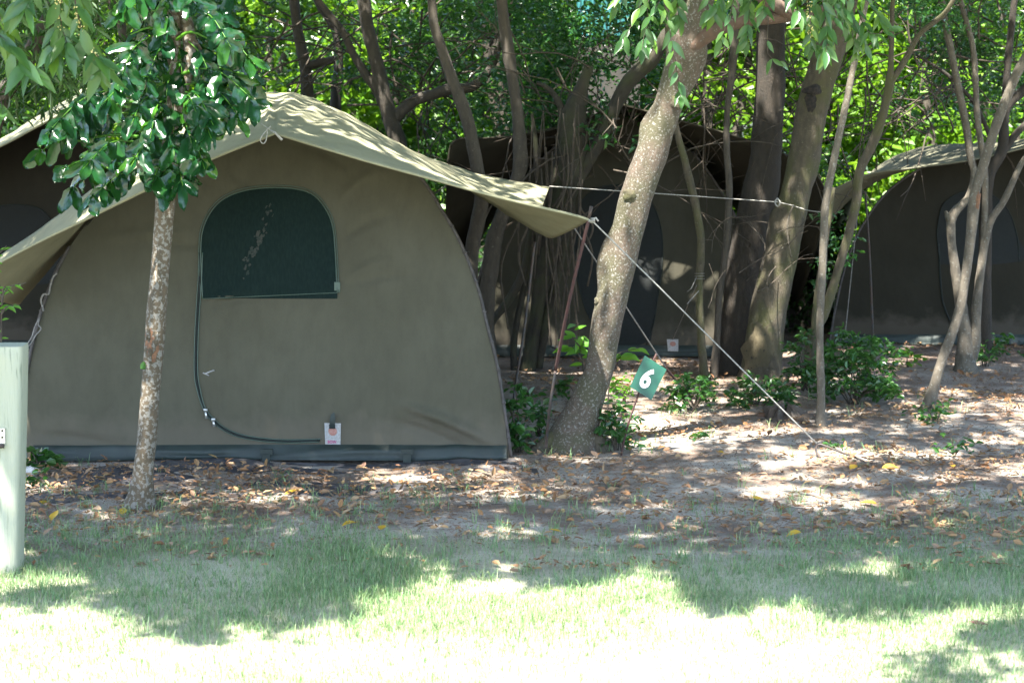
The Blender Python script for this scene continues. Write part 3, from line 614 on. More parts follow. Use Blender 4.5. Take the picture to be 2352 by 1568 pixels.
# canopy above the picture shared among the standing trees, thinned to shape the shade
def wallhole(P):  # leaves removed here so sun flecks reach the rear tent's wall
    t = (P[:, 1] - 16.2) / S[1]; wx, wz = P[:, 0] - S[0] * t, P[:, 2] - S[2] * t; a_, b_ = at(1250, 805, 16.2), at(1350, 722, 16.2)
    return (wx > a_[0]) & (wx < b_[0]) & (wz > a_[2]) & (wz < b_[2]) & (vn(wx * 9, wz * 7, 0, 5) > -.3)
def canopy():
    n = 1800
    c = np.c_[rng.uniform(-8, 8.5, n), rng.uniform(3.2, 19.5, n), 4.05 + 3.6 * rng.random(n)]
    n2 = 300; g0 = np.c_[rng.uniform(-5, 5.5, n2), rng.uniform(8.0, 10.2, n2)]; z0 = 4.3 + 2.2 * rng.random(n2)
    c = np.vstack([c, np.c_[g0 + S[:2] * (z0 / S[2])[:, None], z0]]); n += n2
    c[:, 2] += np.clip((c[:, 1] - 14) * .03, 0, 1)
    P, L = cloud(c, rng.uniform(.35, .6, n), 170, .13)
    m = rng.random(len(P)) < keep(P)
    m &= ~wallhole(P)
    # openings cut into the leaves to let sun flecks through
    g = P[:, :2] - S[:2] * (P[:, 2:3] / S[2])
    op = .62 * vn(g[:, 0] * 2.0, g[:, 1] * 2.6, 0, 77) + .9 * vn(g[:, 0] * 6.0, g[:, 1] * 8.5, 0, 78)
    m &= ~(op > np.where(g[:, 1] < 9.6, .5, np.where(g[:, 1] < 14.3, .26, np.where(g[:, 0] > 1.6, .36, .6)))); m &= P[:, 2] > 3.75
    t = (P[:, 1] - 11.6) / S[1]; wx, wz = P[:, 0] - S[0] * t, P[:, 2] - S[2] * t
    wall = (wx > -3.3) & (wx < .2) & (wz > -.1) & (wz < 1.35); k2 = keep(P)
    m = np.where(wall, (rng.random(len(P)) < .95) & (k2 > 0), m); m &= P[:, 2] > 3.75
    # fewer leaves where they would hang into view
    P, L = P[m], L[m]
    tops = np.array([t[1] for t in TOPS]); own = np.argmin(((P[:, None, :2] - tops[None, :, :2]) ** 2).sum(2), 1)
    names = {}
    for i, (t, _) in enumerate(TOPS): names.setdefault(t.name, (t, []))[1].append(i)
    for t, ids in names.values():
        mk = np.isin(own, ids)
        if mk.sum() < 50: continue
        crown(t, P[mk], L[mk], .5, M['leaf_canopy'], 'crown', droop=.15, flat=.6)
        # limbs reaching into the crown
        Q = P[mk]; mb = MB(); r = random.Random(len(Q))
        for _ in range(7):
            q = Q[r.randrange(len(Q))]; tp = tops[ids[r.randrange(len(ids))]]; q = tp + (q - tp) * min(1, 2.2 / np.linalg.norm(q - tp)); b = tp + [0, 0, -r.uniform(.2, 1.2)]; mid = (b + q) / 2 + [0, 0, .2]
            mb.tube([b, mid, q], [.04, .028, .01], 6, 10)
        mb.make('limb', M['bark_far'], t)
canopy()

# understory leaves hanging within view
def under(t, specs, mat, size, asp=.45, name='foliage', **k):
    Ps, Ls = [], []
    for box, Y0, Y1, n, rad, per in specs:
        c = boxclumps(box, Y0, Y1, n); P, L = cloud(c, rad, per, size); h_ = ~wallhole(P); P, L = P[h_], L[h_]; Ps.append(P); Ls.append(L)
    crown(t, np.vstack(Ps), np.concatenate(Ls), asp, M[mat], name, six=True, **k)
mb = MB(); rv = random.Random(4)
for i in range(22):
    x0 = rv.uniform(1215, 1345); x1 = x0 + rv.uniform(-60, 30); y0 = rv.uniform(230, 420); y1 = rv.uniform(560, 850)
    P = px_path([(x0, y0, 3), (x0 + rv.uniform(-18, 18), y0 * .6 + y1 * .4, 5), (x1 + rv.uniform(-18, 18), y0 * .3 + y1 * .7, 5), (x1, y1, 4)], 15.2 + rv.uniform(-.1, .2)); mb.tube(P[:, :3], P[:, 3], 5, 14)
mb.make('vine', M['twig'], TREES['stump'])
under(TREES['stump'], [((1120, -60, 1520, 170), 16., 17.5, 60, .26, 70), ((1180, 150, 1500, 290), 15.8, 17, 26, .2, 40), ((1340, 240, 1480, 330), 15.2, 15.8, 9, .12, 12)], 'leaf_small', .066)
under(TREES['raised'], [((560, -60, 900, 200), 18, 20, 34, .26, 50), ((880, -60, 1130, 190), 17.5, 19, 34, .28, 60), ((960, 220, 1180, 300), 18, 19, 12, .2, 40)], 'leaf_dark', .07)
under(TREES['bend2'], [((1090, 60, 1300, 300), 16, 17.5, 26, .22, 40)], 'leaf_small', .06)
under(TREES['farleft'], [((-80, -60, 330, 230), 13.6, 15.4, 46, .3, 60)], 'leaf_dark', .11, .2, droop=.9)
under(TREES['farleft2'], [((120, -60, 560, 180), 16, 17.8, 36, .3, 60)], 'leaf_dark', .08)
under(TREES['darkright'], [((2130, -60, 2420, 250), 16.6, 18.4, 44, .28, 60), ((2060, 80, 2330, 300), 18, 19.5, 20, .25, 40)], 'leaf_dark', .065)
under(TREES['forked'], [((2020, -60, 2200, 60), 14.6, 16, 16, .22, 60), ((1880, 460, 1960, 700), 14.6, 15.2, 12, .1, 14)], 'leaf_small', .05)
under(TREES['rope2'], [((1590, -60, 1760, 60), 15.5, 17, 18, .2, 46)], 'leaf_small', .066)
twigs(TREES['stump'], (1180, 150, 1520, 420), 15.6, 46, 1, .008); twigs(TREES['raised'], (560, 0, 1160, 290), 17.6, 50, 2, .012)
twigs(TREES['rope2'], (1590, 90, 1745, 290), 16.2, 42, 3, .009); twigs(TREES['forked'], (1860, 90, 2200, 330), 16.4, 34, 4, .009)
twigs(TREES['thick'], (1590, 430, 1790, 720), 14.7, 13, 5, .004, (.3, .7)); twigs(TREES['darkright'], (2100, 0, 2352, 330), 17, 30, 6, .01)
twigs(TREES['scarred'], (1790, 60, 1960, 300), 15.6, 16, 7, .008)

# ---------------------------------------------------------------- background trees beyond the tents
def bgtree(i, x, Y, h, label, mat='leaf_far', size=.10, per=75, nc=95, R=1.6, low=.05):
    p = np.array([x, Y, 0.]); t = thing('background_bush' if h < 4.4 else 'background_tree', label, 'tree' if h >= 4.4 else 'bush', p, 'trees beyond the tents'); mb = MB(); r = random.Random(i)
    tops = []
    for k in range(3):
        q = np.array([x + r.uniform(-R, R) * .6, Y + r.uniform(-.5, .5), h * .8]); mb.tube([p + [0, 0, -.1], (p + q) / 2 + [r.uniform(-.3, .3), 0, 0], q], [.09, .06, .02], 8, 14, .1, i)
    mb.make('trunk', M['bark_far'], t)
    a = rng.random(nc) * 6.28; rr = np.sqrt(rng.random(nc)) * R; z = low + (h - low) * rng.random(nc)
    c = np.c_[x + np.cos(a) * rr, Y + np.sin(a) * rr * .7, z]
    P, L = cloud(c, rng.uniform(.3, .5, nc), per, size)
    crown(t, P, L, .5, M[mat], 'crown', droop=.3, six=True)
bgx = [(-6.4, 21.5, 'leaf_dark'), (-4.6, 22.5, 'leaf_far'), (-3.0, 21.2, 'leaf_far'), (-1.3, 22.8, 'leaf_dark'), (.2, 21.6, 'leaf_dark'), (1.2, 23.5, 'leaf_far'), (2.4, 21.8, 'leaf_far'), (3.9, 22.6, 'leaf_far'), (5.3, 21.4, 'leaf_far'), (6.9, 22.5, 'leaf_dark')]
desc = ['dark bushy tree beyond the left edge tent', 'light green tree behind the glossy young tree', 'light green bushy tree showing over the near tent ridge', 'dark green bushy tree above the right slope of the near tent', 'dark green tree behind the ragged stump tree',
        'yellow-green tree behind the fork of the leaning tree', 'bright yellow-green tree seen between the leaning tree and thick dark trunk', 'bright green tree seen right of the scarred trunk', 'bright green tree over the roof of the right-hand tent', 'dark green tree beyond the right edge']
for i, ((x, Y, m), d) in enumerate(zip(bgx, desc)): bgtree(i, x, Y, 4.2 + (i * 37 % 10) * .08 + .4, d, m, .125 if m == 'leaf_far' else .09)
nc = 1100; c = np.c_[rng.uniform(-13, 13, nc), rng.uniform(26, 30, nc), rng.uniform(.0, 6.4, nc)]
P, L = cloud(c, rng.uniform(.5, .8, nc), 120, .2); V, Fc = leaf_verts(P, L, L * .5, six=True)
o = obj('distant_woods', V, Fc, M['leaf_far'], None, False); o['kind'] = 'stuff'; tag(o, 'sunlit distant wood filling the gaps behind the trees', 'woods')
# teal-roofed shed glimpsed through the leaves
a = at(1345, 70, 20.4); b = at(1435, -20, 20.4)
sh = thing('shed', 'small teal-sided shed glimpsed through leaves above the ragged stump tree', 'shed', ((a[0] + b[0]) / 2, 20.6, 0))
mb = MB(); xs = np.linspace(a[0] - .1, b[0] + .2, 60); zz = [2.9, 3.3, 3.9]
mb.grid([[(x, 20.4 + .012 * math.sin(i * 1.6), z) for i, x in enumerate(xs)] for z in zz]).make('cladding', M['teal'], sh, False)
MB().box((a[0] - .08, 20.45, 0), (b[0] + .18, 22.4, 2.9)).make('wall', M['wallpaint'], sh, False)
MB().box((a[0] - .3, 20.2, 3.9), (b[0] + .4, 22.6, 3.96)).make('roof', M['teal'], sh, False)

# ---------------------------------------------------------------- tents
def lagr(A, B, Cc, v):
    return A * ((v - .5) * (v - 1) * 2)[:, None, None] + B * (-4 * v * (v - 1))[:, None, None] + Cc * (v * (v - .5) * 2)[:, None, None]
def make_fly(parent, front, Yf, mid, Ym, back, Yb, mat, peak, nu=110, nv=40, fold=.012, seed=0, name='fly'):
    def curve(px, Y):
        P = np.array([at(x, y, Y) for x, y in px]); k = peak
        k = int(np.argmin([abs(x - peak) for x, _ in px]))
        return np.vstack([smooth(P[:k + 1], nu // 2), smooth(P[k:], nu // 2)[1:]])
    def curve2(px, Y): return smooth([at(x, y, Y) for x, y in px], len(c1))
    c1 = curve(front, Yf)
    G = lagr(c1, curve2(mid, Ym), curve2(back, Yb), np.linspace(0, 1, nv))
    u = np.linspace(-1, 1, G.shape[1])[None, :]; v = np.linspace(0, 1, nv)[:, None]
    # folds fanning out from the front peak, and soft hollows
    ang = np.arctan2(np.abs(u) + .02, v + .04)
    dz = fold * np.sin(ang * 26 + 3 * vn(u * 2, v * 2, 0, seed)) * np.exp(-2.0 * np.abs(u)) * (v > 0) * np.clip(v * 6, 0, 1) + fold * 1.3 * vn(u * 5, v * 3, 0, seed + 1) * np.clip(v * 5, 0, 1)
    dz += .005 * vn(u * 30, v * 7, 0, seed + 3) * np.clip(v * 5, 0, 1)
    # scalloped lip
    G[..., 2] += dz
    top = G; bot = G - np.array([0, 0, .004]); mb = MB(); mb.grid(top); mb.grid(bot, flip=True)
    n0, n1 = G.shape[:2]; ring = [(0, j) for j in range(n1)] + [(i, n1 - 1) for i in range(1, n0)] + [(n0 - 1, j) for j in range(n1 - 2, -1, -1)] + [(i, 0) for i in range(n0 - 2, 0, -1)]
    off = n0 * n1; ids = [i * n1 + j for i, j in ring]; k = len(ids)
    mb.f += [(ids[i], ids[i] + off, ids[(i + 1) % k] + off, ids[(i + 1) % k]) for i in range(k)]
    o = mb.make(name, mat, parent)
    hem = MB(); e = G[0] + np.array([0, -.004, -.006]); hem.tube(e, .009, 6)
    hem.make('hem', mat, o if False else parent)
    return G
def flyz(G, X, Y):
    Q = G.reshape(-1, 3); d = (Q[None, :, 0] - np.asarray(X).ravel()[:, None]) ** 2 + (Q[None, :, 1] - np.asarray(Y).ravel()[:, None]) ** 2
    return Q[np.argmin(d, 1), 2].reshape(np.shape(X))
def make_wall(parent, left, right, Y, G, mat, depth, wr=.012, seed=0, bottom=None, nz=110, nx=150, name='front_wall', rec=.42):
    """left/right: outline points bottom to top. returns surface function"""
    # the front panel leans back as it rises
    R = lambda Z: rec * (np.clip(Z, 0, 3) / 2.0) ** 1.5
    def lean(p):
        q = at(*p, Y)
        for _ in range(4): q = at(*p, Y + float(R(q[2])))
        return q
    Lp = smooth([lean(p) for p in left], 60); Rp = smooth([lean(p) for p in right], 60)
    ztop = min(Lp[:, 2].max(), Rp[:, 2].max()); zs = np.linspace(0.0, ztop, nz)
    xl = np.interp(zs, Lp[:, 2], Lp[:, 0]); xr = np.interp(zs, Rp[:, 2], Rp[:, 0])
    s = np.linspace(0, 1, nx)
    X = xl[:, None] * (1 - s) + xr[:, None] * s; Z = np.repeat(zs[:, None], nx, 1)
    def off(X, Z):
        X = np.asarray(X, float); Z = np.asarray(Z, float)
        e = wr * (vn(X * 1.1, Z * 1.2, 0, seed) + .35 * vn(X * 2.5 + Z * 2.2, Z * 2.2 - X * .6, 0, seed + 1) + .22 * vn((X - Z) * 3.2, (X + Z) * 1., 0, seed + 2))
        if seed == 30:
            for (x0, y0), (x1, y1), am, wd in FOLDS:
                a, b = at(x0, y0, Y), at(x1, y1, Y); dx, dz = b[0] - a[0], b[2] - a[2]; L2 = dx * dx + dz * dz
                t = ((X - a[0]) * dx + (Z - a[2]) * dz) / L2; dist = ((X - a[0]) * dz - (Z - a[2]) * dx) / math.sqrt(L2) + .03 * np.sin(t * 3.1)
                e = e + 2.8 * am * np.exp(-(dist / wd) ** 2) * np.clip(t * 3, 0, 1) * np.clip((1 - t) * 3, 0, 1)
        return e + wr * .12 * vn(X * 9, Z * 1.6, 0, seed + 4) * .5
    def lim(X, Z, Yv):
        return np.minimum(Z, flyz(G, X, Yv) - .035)
    Zc = lim(X, Z, Y + R(Z))
    V = np.dstack([X, Y + R(Zc) + off(X, Zc), Zc])
    mb = MB(); mb.grid(V); mb.make(name, mat, parent)
    # vault behind the front wall
    out = np.vstack([np.c_[xl, zs], np.c_[xr, zs][::-1]]); out2 = smooth(np.c_[out, np.zeros(len(out))], 70)[:, :2]
    rows = []
    for t in np.linspace(0, 1, 12):
        r_ = R(out2[:, 1]); yy = Y + .01 + r_ + (depth - r_) * t; xm = (xl[0] + xr[0]) / 2; xx = xm + (out2[:, 0] - xm) * (1 - .28 * t ** .8); z = np.minimum(out2[:, 1] * (1 - .18 * t), flyz(G, xx, yy) - .035); rows.append(np.c_[xx, yy, z])
    MB().grid(rows).make('vault', mat, parent)
    # back wall
    Vb = V.copy(); Vb[..., 1] = Y + depth; xm = (xl[0] + xr[0]) / 2; Vb[..., 0] = xm + (X - xm) * .72; Vb[..., 2] = np.minimum(Z * .82, flyz(G, X, np.full_like(X, Y + depth)) - .035); MB().grid(Vb[::3, ::3], True).make('back_wall', mat, parent)
    return (lambda X, Z: Y + R(np.asarray(Z, float)) + off(X, Z)), (Lp, Rp)
def on_wall(px, Y, fy, d):
    P = np.array([at(x, y, Y) for x, y in px])
    for _ in range(4):
        yv = fy(P[:, 0], P[:, 2]) - d; P = np.array([at(x, y, v) for (x, y), v in zip(px, yv)])
    return P
def panel(parent, px, Y, fy, d, mat, name, n=26, base=None):
    """flat cloth panel cut to an outline, laid on the wall"""
    P = smooth(on_wall(px + [px[0]], Y, fy, 0), 90)[:-1] if base is None else smooth(on_wall(px, Y, fy, 0), 70)
    # fill by horizontal spans
    zt, zb = P[:, 2].max(), P[:, 2].min(); rows = []
    it = int(np.argmax(P[:, 2])); Lh, Rh = P[:it + 1], P[it:][::-1]
    Lh = Lh[np.argsort(Lh[:, 2])]; Rh = Rh[np.argsort(Rh[:, 2])]
    for z in np.linspace(zb, zt - .004, n):
        x0 = np.interp(z, Lh[:, 2], Lh[:, 0]); x1 = np.interp(z, Rh[:, 2], Rh[:, 0]); xs = np.linspace(x0, x1, 24)
        rows.append(np.c_[xs, fy(xs, np.full(24, z)) - d, np.full(24, z)])
    return MB().grid(rows).make(name, mat, parent)

# ---- near tent
FOLDS = [((900, 925), (1150, 1030), -.02, .028), ((870, 960), (1120, 1060), .012, .03), ((780, 670), (960, 640), .006, .02), ((780, 655), (900, 600), -.006, .018), ((470, 720), (600, 690), .006, .02), ((500, 560), (330, 560), .006, .02),
         ((465, 700), (540, 690), -.008, .02), ((775, 560), (900, 500), .007, .025), ((760, 480), (880, 390), -.007, .03), ((560, 440), (480, 350), .007, .03), ((640, 330), (800, 400), .006, .03), ((200, 560), (450, 545), -.006, .03), ((60, 1000), (300, 1035), .008, .03)]
AY = 11.68; OV = .62
ta = thing('tent', 'near olive canvas tent with dark arched mesh window and pale sunlit roof sheet', 'tent', (-1.55, AY, 0), 'canvas tents')
A_front = [(-95, 655), (0, 600), (100, 548), (200, 500), (350, 427), (480, 365), (632, 304), (700, 325), (830, 364), (960, 400), (1150, 452), (1310, 490), (1357, 504)]
A_mid = [(50, 690), (120, 608), (190, 525), (250, 448), (320, 378), (400, 312), (520, 245), (640, 213), (700, 225), (790, 260), (900, 322), (1000, 384), (1100, 450), (1180, 500), (1245, 533)]
A_back = [(-20, 600), (97, 518), (180, 460), (252, 410), (306, 376), (400, 320), (520, 262), (640, 240), (790, 285), (900, 325), (1050, 380), (1150, 406), (1262, 428)]
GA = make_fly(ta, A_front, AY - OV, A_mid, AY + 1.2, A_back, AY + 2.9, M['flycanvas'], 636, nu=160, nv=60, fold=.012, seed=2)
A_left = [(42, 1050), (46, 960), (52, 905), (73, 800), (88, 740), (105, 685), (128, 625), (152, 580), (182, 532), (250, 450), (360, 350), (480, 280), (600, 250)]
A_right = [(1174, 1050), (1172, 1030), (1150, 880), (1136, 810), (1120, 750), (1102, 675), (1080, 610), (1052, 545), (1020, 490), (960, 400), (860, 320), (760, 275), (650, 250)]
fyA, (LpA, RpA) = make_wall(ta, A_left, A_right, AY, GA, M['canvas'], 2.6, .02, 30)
fly_under = flyz(GA, LpA[:, 0], LpA[:, 1])
for side, nm in ((LpA, 'l'), (RpA, 'r')):
    zz = flyz(GA, side[:, 0], side[:, 1]); k = side[:, 2] < zz - .06; q = side[k] + np.array([0, -.006, 0])
    mb = MB(); mb.tube(q, .011, 7); 
    for i in range(3, len(q) - 2, 4): mb.tube([q[i] + [-.012, -.012, 0], q[i] + [.014, -.016, .004]], .006, 6)
    mb.make('seam_trim', M['trim'], ta)
# window with piping
winpx = [(465, 685), (463, 640), (461, 575), (465, 530), (482, 490), (512, 458), (560, 438), (620, 431), (680, 434), (720, 448), (748, 480), (764, 520), (770, 580), (773, 640), (775, 672)]
wobj = panel(ta, winpx, AY, fyA, .006, M['mesh'], 'window', base=True)
mb = MB(); q = on_wall(winpx, AY, fyA, .009); mb.tube(q, .0042, 6, 60); q2 = on_wall([(x + (x - 618) * .028, y + min(0, (y - 600)) * .03) for x, y in winpx], AY, fyA, .008); mb.tube(q2, .003, 6, 60)
q = on_wall([(465 + 31.1 * k, 686 - 14 * k / 10) for k in range(11)], AY, fyA, .014); mb.tube(q, .003, 6, 40); mb.make('window_piping', M['piping'], wobj)
q = on_wall([(772, 655), (781, 672)], AY, fyA, .014); MB().box((q[0][0] - .012, q[0][1] - .002, q[1][2]), (q[1][0], q[0][1] + .01, q[0][2] + .02)).make('window_tab', M['piping'], wobj, False)
def blotch(parent, cpx, w, h, rot, seed, mat, name='painted_fleck'):
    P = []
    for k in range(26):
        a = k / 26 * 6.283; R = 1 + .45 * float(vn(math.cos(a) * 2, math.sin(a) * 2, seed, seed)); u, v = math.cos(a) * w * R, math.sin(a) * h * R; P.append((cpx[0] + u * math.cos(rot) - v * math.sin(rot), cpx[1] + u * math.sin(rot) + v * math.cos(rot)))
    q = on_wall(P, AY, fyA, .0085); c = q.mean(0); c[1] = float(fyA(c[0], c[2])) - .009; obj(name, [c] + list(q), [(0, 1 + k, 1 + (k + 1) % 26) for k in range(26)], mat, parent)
wm = plain('painted_fleck_mesh', (.030, .031, .025), .9, c2=(.008, .017, .014), sc=60)  # sun flecks painted as lighter spots on the window mesh
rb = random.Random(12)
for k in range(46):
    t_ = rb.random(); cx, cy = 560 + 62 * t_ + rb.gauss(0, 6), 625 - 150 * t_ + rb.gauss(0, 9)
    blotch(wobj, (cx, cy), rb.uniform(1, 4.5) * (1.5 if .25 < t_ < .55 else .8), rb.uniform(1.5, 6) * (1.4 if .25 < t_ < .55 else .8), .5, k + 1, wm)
# zip
zpx = [(461, 580), (459, 640), (455, 700), (451, 780), (450, 850), (455, 890), (470, 940), (490, 965), (515, 985), (550, 1000), (600, 1009), (660, 1013), (735, 1011)]
zq = on_wall(zpx, AY, fyA, .006)
mb = MB(); mb.tube(zq, .006, 6, 90); z_o = mb.make('zip', M['zipdark'], ta)
mb = MB()
for o_ in (-4.5, 4.5):
    qq = on_wall([(x + o_ * (.9 if y < 940 else .35), y + (0 if y < 940 else -o_ * .8)) for x, y in zpx], AY, fyA, .009); mb.tube(qq, .0032, 6, 90)
mb.make('zip_piping', M['piping'], z_o)
for x, y, l in ((472, 950, 14), (490, 970, 10)):
    a, b = on_wall([(x, y - l / 2), (x + 2, y + l / 2 + 4)], AY, fyA, .022)
    m_ = MB(); m_.tube([a, b], [.006, .009], 8); m_.box((a[0] - .012, a[1] - .006, a[2] - .004), (a[0] + .012, a[1] + .006, a[2] + .014)); m_.make('zip_slider', M['steel'], z_o)
# bird dropping stain and small holes
st = MB()
for a, b, s_ in (((470, 858), (492, 850), .005), ((466, 856), (480, 862), .004)): q = on_wall([a, b], AY, fyA, .004); st.tube(q, s_, 6)
st.make('stain', M['white'], ta)
# label
def text_mesh(body, bold=0.):
    cu = bpy.data.curves.new('lettering', 'FONT'); cu.body = body; cu.extrude = .0; cu.offset = bold; cu.resolution_u = 6
    o = bpy.data.objects.new('lettering', cu); C.objects.link(o); dg = bpy.context.evaluated_depsgraph_get(); me = bpy.data.meshes.new_from_object(o.evaluated_get(dg))
    v = np.array([x.co[:] for x in me.vertices]); f = [tuple(p.vertices) for p in me.polygons]; bpy.data.objects.remove(o); bpy.data.meshes.remove(me); bpy.data.curves.remove(cu)
    v[:, :2] -= v[:, :2].min(0); v[:, :2] /= v[:, :2].max(0); return v, f
def quad_card(mb, c4, th, n=8):
    c4 = np.array(c4, float); G = []
    for v in np.linspace(0, 1, n): G.append([(c4[0] * (1 - u) + c4[1] * u) * (1 - v) + (c4[3] * (1 - u) + c4[2] * u) * v for u in np.linspace(0, 1, n)])
    G = np.array(G); mb.grid(G); mb.grid(G + np.array([0, th, 0]), True); return G
def label_card(parent, corners_px, Y, text=True, name='label_card'):
    K = [at(x, y, Y) for x, y in corners_px]; K = [K[3], K[2], K[1], K[0]]   # bottom left, bottom right, top right, top left
    mb = MB(); quad_card(mb, K, .003); card = mb.make(name, M['white'], parent)
    K = np.array(K)
    def uv(u, v, d): return (K[0] * (1 - u) + K[1] * u) * (1 - v) + (K[3] * (1 - u) + K[2] * u) * v + np.array([0, -d, 0])
    mb = MB(); cen = uv(.5, .62, .002); R = .27
    ring = [uv(.5 + R * math.cos(a) , .62 + R * .74 * math.sin(a), .002) for a in np.linspace(0, 2 * math.pi, 25)[:-1]]
    mb.add([cen] + ring, [(0, 1 + i, 1 + (i + 1) % 24) for i in range(24)]); mb.make('emblem', M['pink'], card, False)
    mb = MB(); ring = [uv(.5 + .36 * math.cos(a), .62 + .36 * .74 * math.sin(a), .002) for a in np.linspace(0, 2 * math.pi, 33)]; mb.tube(ring, .0008, 4)
    mb.tube([uv(.1, .26, .002), uv(.92, .27, .002)], .001, 4); mb.tube([uv(.06, .3, .002), uv(.06, .95, .002)], .0007, 4); mb.make('print_line', M['greyink'], card)
    if text:
        v, f = text_mesh('BOW', .03); vv = [uv(.17 + .58 * a, .06 + .14 * b, .003) for a, b, _ in v]; obj('lettering', vv, f, M['magenta'], card, False)
    return card
def wall_y(px): return float(fyA(*[at(px[0], px[1], AY)[i] for i in (0, 2)]))
ly = on_wall([(763, 985)], AY, fyA, .012)[0][1]
card = label_card(ta, [(745, 971), (783, 972), (782, 1021), (747, 1020)], ly)
s0 = [at(757, 978, ly - .006), at(770, 978, ly - .006), at(771, 955, ly - .014), at(766, 946, ly + .004), at(760, 950, ly - .012)]
mb = MB(); mb.add([at(757, 979, ly - .008), at(769, 979, ly - .008), at(770, 962, ly - .018), at(768, 946, ly), at(760, 952, ly - .012), at(757, 964, ly - .016)], [(0, 1, 2, 5), (5, 2, 3, 4)]); mb.make('strap', M['pvc'], ta)
MB().box(tuple(at(756, 984, ly - .012)), tuple(at(770, 974, ly - .002))).make('buckle', M['zipdark'], ta, False)
# skirt
def skirt(parent, left, right, Y, fy, h=.1, seed=0, n=150):
    a, b = at(*left, Y), at(*right, Y); xs = np.linspace(a[0] + .1, b[0] - .03, n); rows = []
    for k, t in enumerate(np.linspace(0, 1, 9)):
        z = h * (1 - t) + .012 + (.012 * vn(xs * 2.2, t * 2, 0, seed) + .008 * vn(xs * 6, t * 4, 0, seed)) * math.sin(t * 3.14); yy = fy(xs, np.full(n, h)) - .012 - .05 * t - .012 * vn(xs * 1.5, t * 3, 0, seed + 2) * t - .010 * abs(math.sin(t * 4)) * (1 + vn(xs * 2, 0, 0, seed + 3))
        zz = np.maximum(z, gz(xs, yy) + .01 if t > .8 else z); zz = zz + (h * .02 * vn(xs, 0, 0, seed) if t < .05 else 0)
        rows.append(np.c_[xs, yy, zz])
    o = MB().grid(rows, True).make('skirt', M['pvc'], parent)
    return o
sk = skirt(ta, (42, 1040), (1174, 1040), AY, fyA, .092, 50)
for x in (612, 935):
    p = at(x, 1046, AY - .1); MB().box((p[0] - .04, p[1] - .006, .06), (p[0] + .04, p[1] + .01, .095)).make('skirt_tab', M['pvc'], sk, False)
    MB().box((p[0] - .025, p[1] - .016, .012), (p[0] + .025, p[1] - .007, .064)).make('skirt_tab', M['pvc'], sk, False)
# small loose cord on the peak
mb = MB(); Yp = AY - OV - .03; mb.tube([at(622, 300, Yp - .02), at(632, 305, Yp - .03), at(648, 322, Yp - .03)], [.005, .007, .008], 8)
mb.tube([at(x, y, Yp - .03) for x, y in [(622, 290), (612, 300), (602, 312), (598, 323), (604, 330), (610, 325), (613, 312), (614, 300)]], .0035, 6, 30)
mb.tube([at(600, 284, Yp), at(626, 302, Yp)], .002, 5); mb.make('tie_cord', M['cord'], ta)

# leaves lying on the roof
ml = MB()
def flat_leaf(mb, p, L, seed, tilt=None):
    r = random.Random(seed); a = r.uniform(0, 6.28); d = np.array([math.cos(a), math.sin(a), r.uniform(-.1, .25)]); nrm = np.array([r.uniform(-.3, .3), r.uniform(-.4, .2), 1]); leaf_l(mb, np.array(p), d, nrm, L, .5, r)

# ---- other tents
def tent(loc_px, label, Y, front, mid, back, peak, left, right, win, zipln, depth=2.4, mat='canvas_dark', fmat='fly_dark', ov=.7, seed=0, h=.09, cardpx=None):
    c = at(*loc_px, Y); t = thing('tent', label, 'tent', (c[0], Y, 0), 'canvas tents')
    G = make_fly(t, front, Y - ov, mid, Y + 1.1, back, Y + 2.6, M[fmat], peak, nu=90, nv=26, seed=seed)
    fy, (Lp, Rp) = make_wall(t, left, right, Y, G, M[mat], depth, .02, seed + 40, nz=44, nx=60)
    for side in (Lp, Rp):
        zz = flyz(G, side[:, 0], side[:, 1]); q = side[side[:, 2] < zz - .06] + np.array([0, -.006, 0])
        if len(q) > 4: MB().tube(q, .011, 7).make('seam_trim', M['trim'], t)
    wo = panel(t, win, Y, fy, .008, M['mesh_dark'], 'window' if zipln else 'doorway')
    MB().tube(on_wall(win, Y, fy, .011), .004, 6, 60).make('window_piping', M['zipdark'], wo)
    if zipln: MB().tube(on_wall(zipln, Y, fy, .009), .007, 6, 40).make('zip', M['zipdark'], t)
    skirt(t, left[0], right[0], Y, fy, h, seed + 3, 80)
    if cardpx: label_card(t, cardpx, Y - .06, text=False)
    return t
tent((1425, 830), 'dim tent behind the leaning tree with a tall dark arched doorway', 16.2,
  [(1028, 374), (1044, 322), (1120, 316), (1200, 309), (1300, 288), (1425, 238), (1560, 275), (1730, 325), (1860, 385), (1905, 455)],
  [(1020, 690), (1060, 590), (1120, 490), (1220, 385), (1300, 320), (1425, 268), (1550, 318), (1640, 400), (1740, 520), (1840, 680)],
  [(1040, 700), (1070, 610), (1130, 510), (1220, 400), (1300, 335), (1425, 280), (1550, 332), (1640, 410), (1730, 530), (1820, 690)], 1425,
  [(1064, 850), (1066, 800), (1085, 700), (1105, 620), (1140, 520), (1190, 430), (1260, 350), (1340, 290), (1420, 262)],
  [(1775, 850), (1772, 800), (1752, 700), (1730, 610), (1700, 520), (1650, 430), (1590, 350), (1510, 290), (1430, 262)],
  [(1400, 792), (1372, 760), (1345, 710), (1328, 650), (1320, 590), (1321, 520), (1335, 465), (1372, 432), (1425, 424), (1470, 436), (1505, 480), (1521, 540), (1521, 610), (1510, 690), (1500, 750), (1484, 793)], None, seed=70, ov=.45, mat='canvas_mid', cardpx=[(1532, 779), (1558, 779), (1558, 807), (1534, 806)])
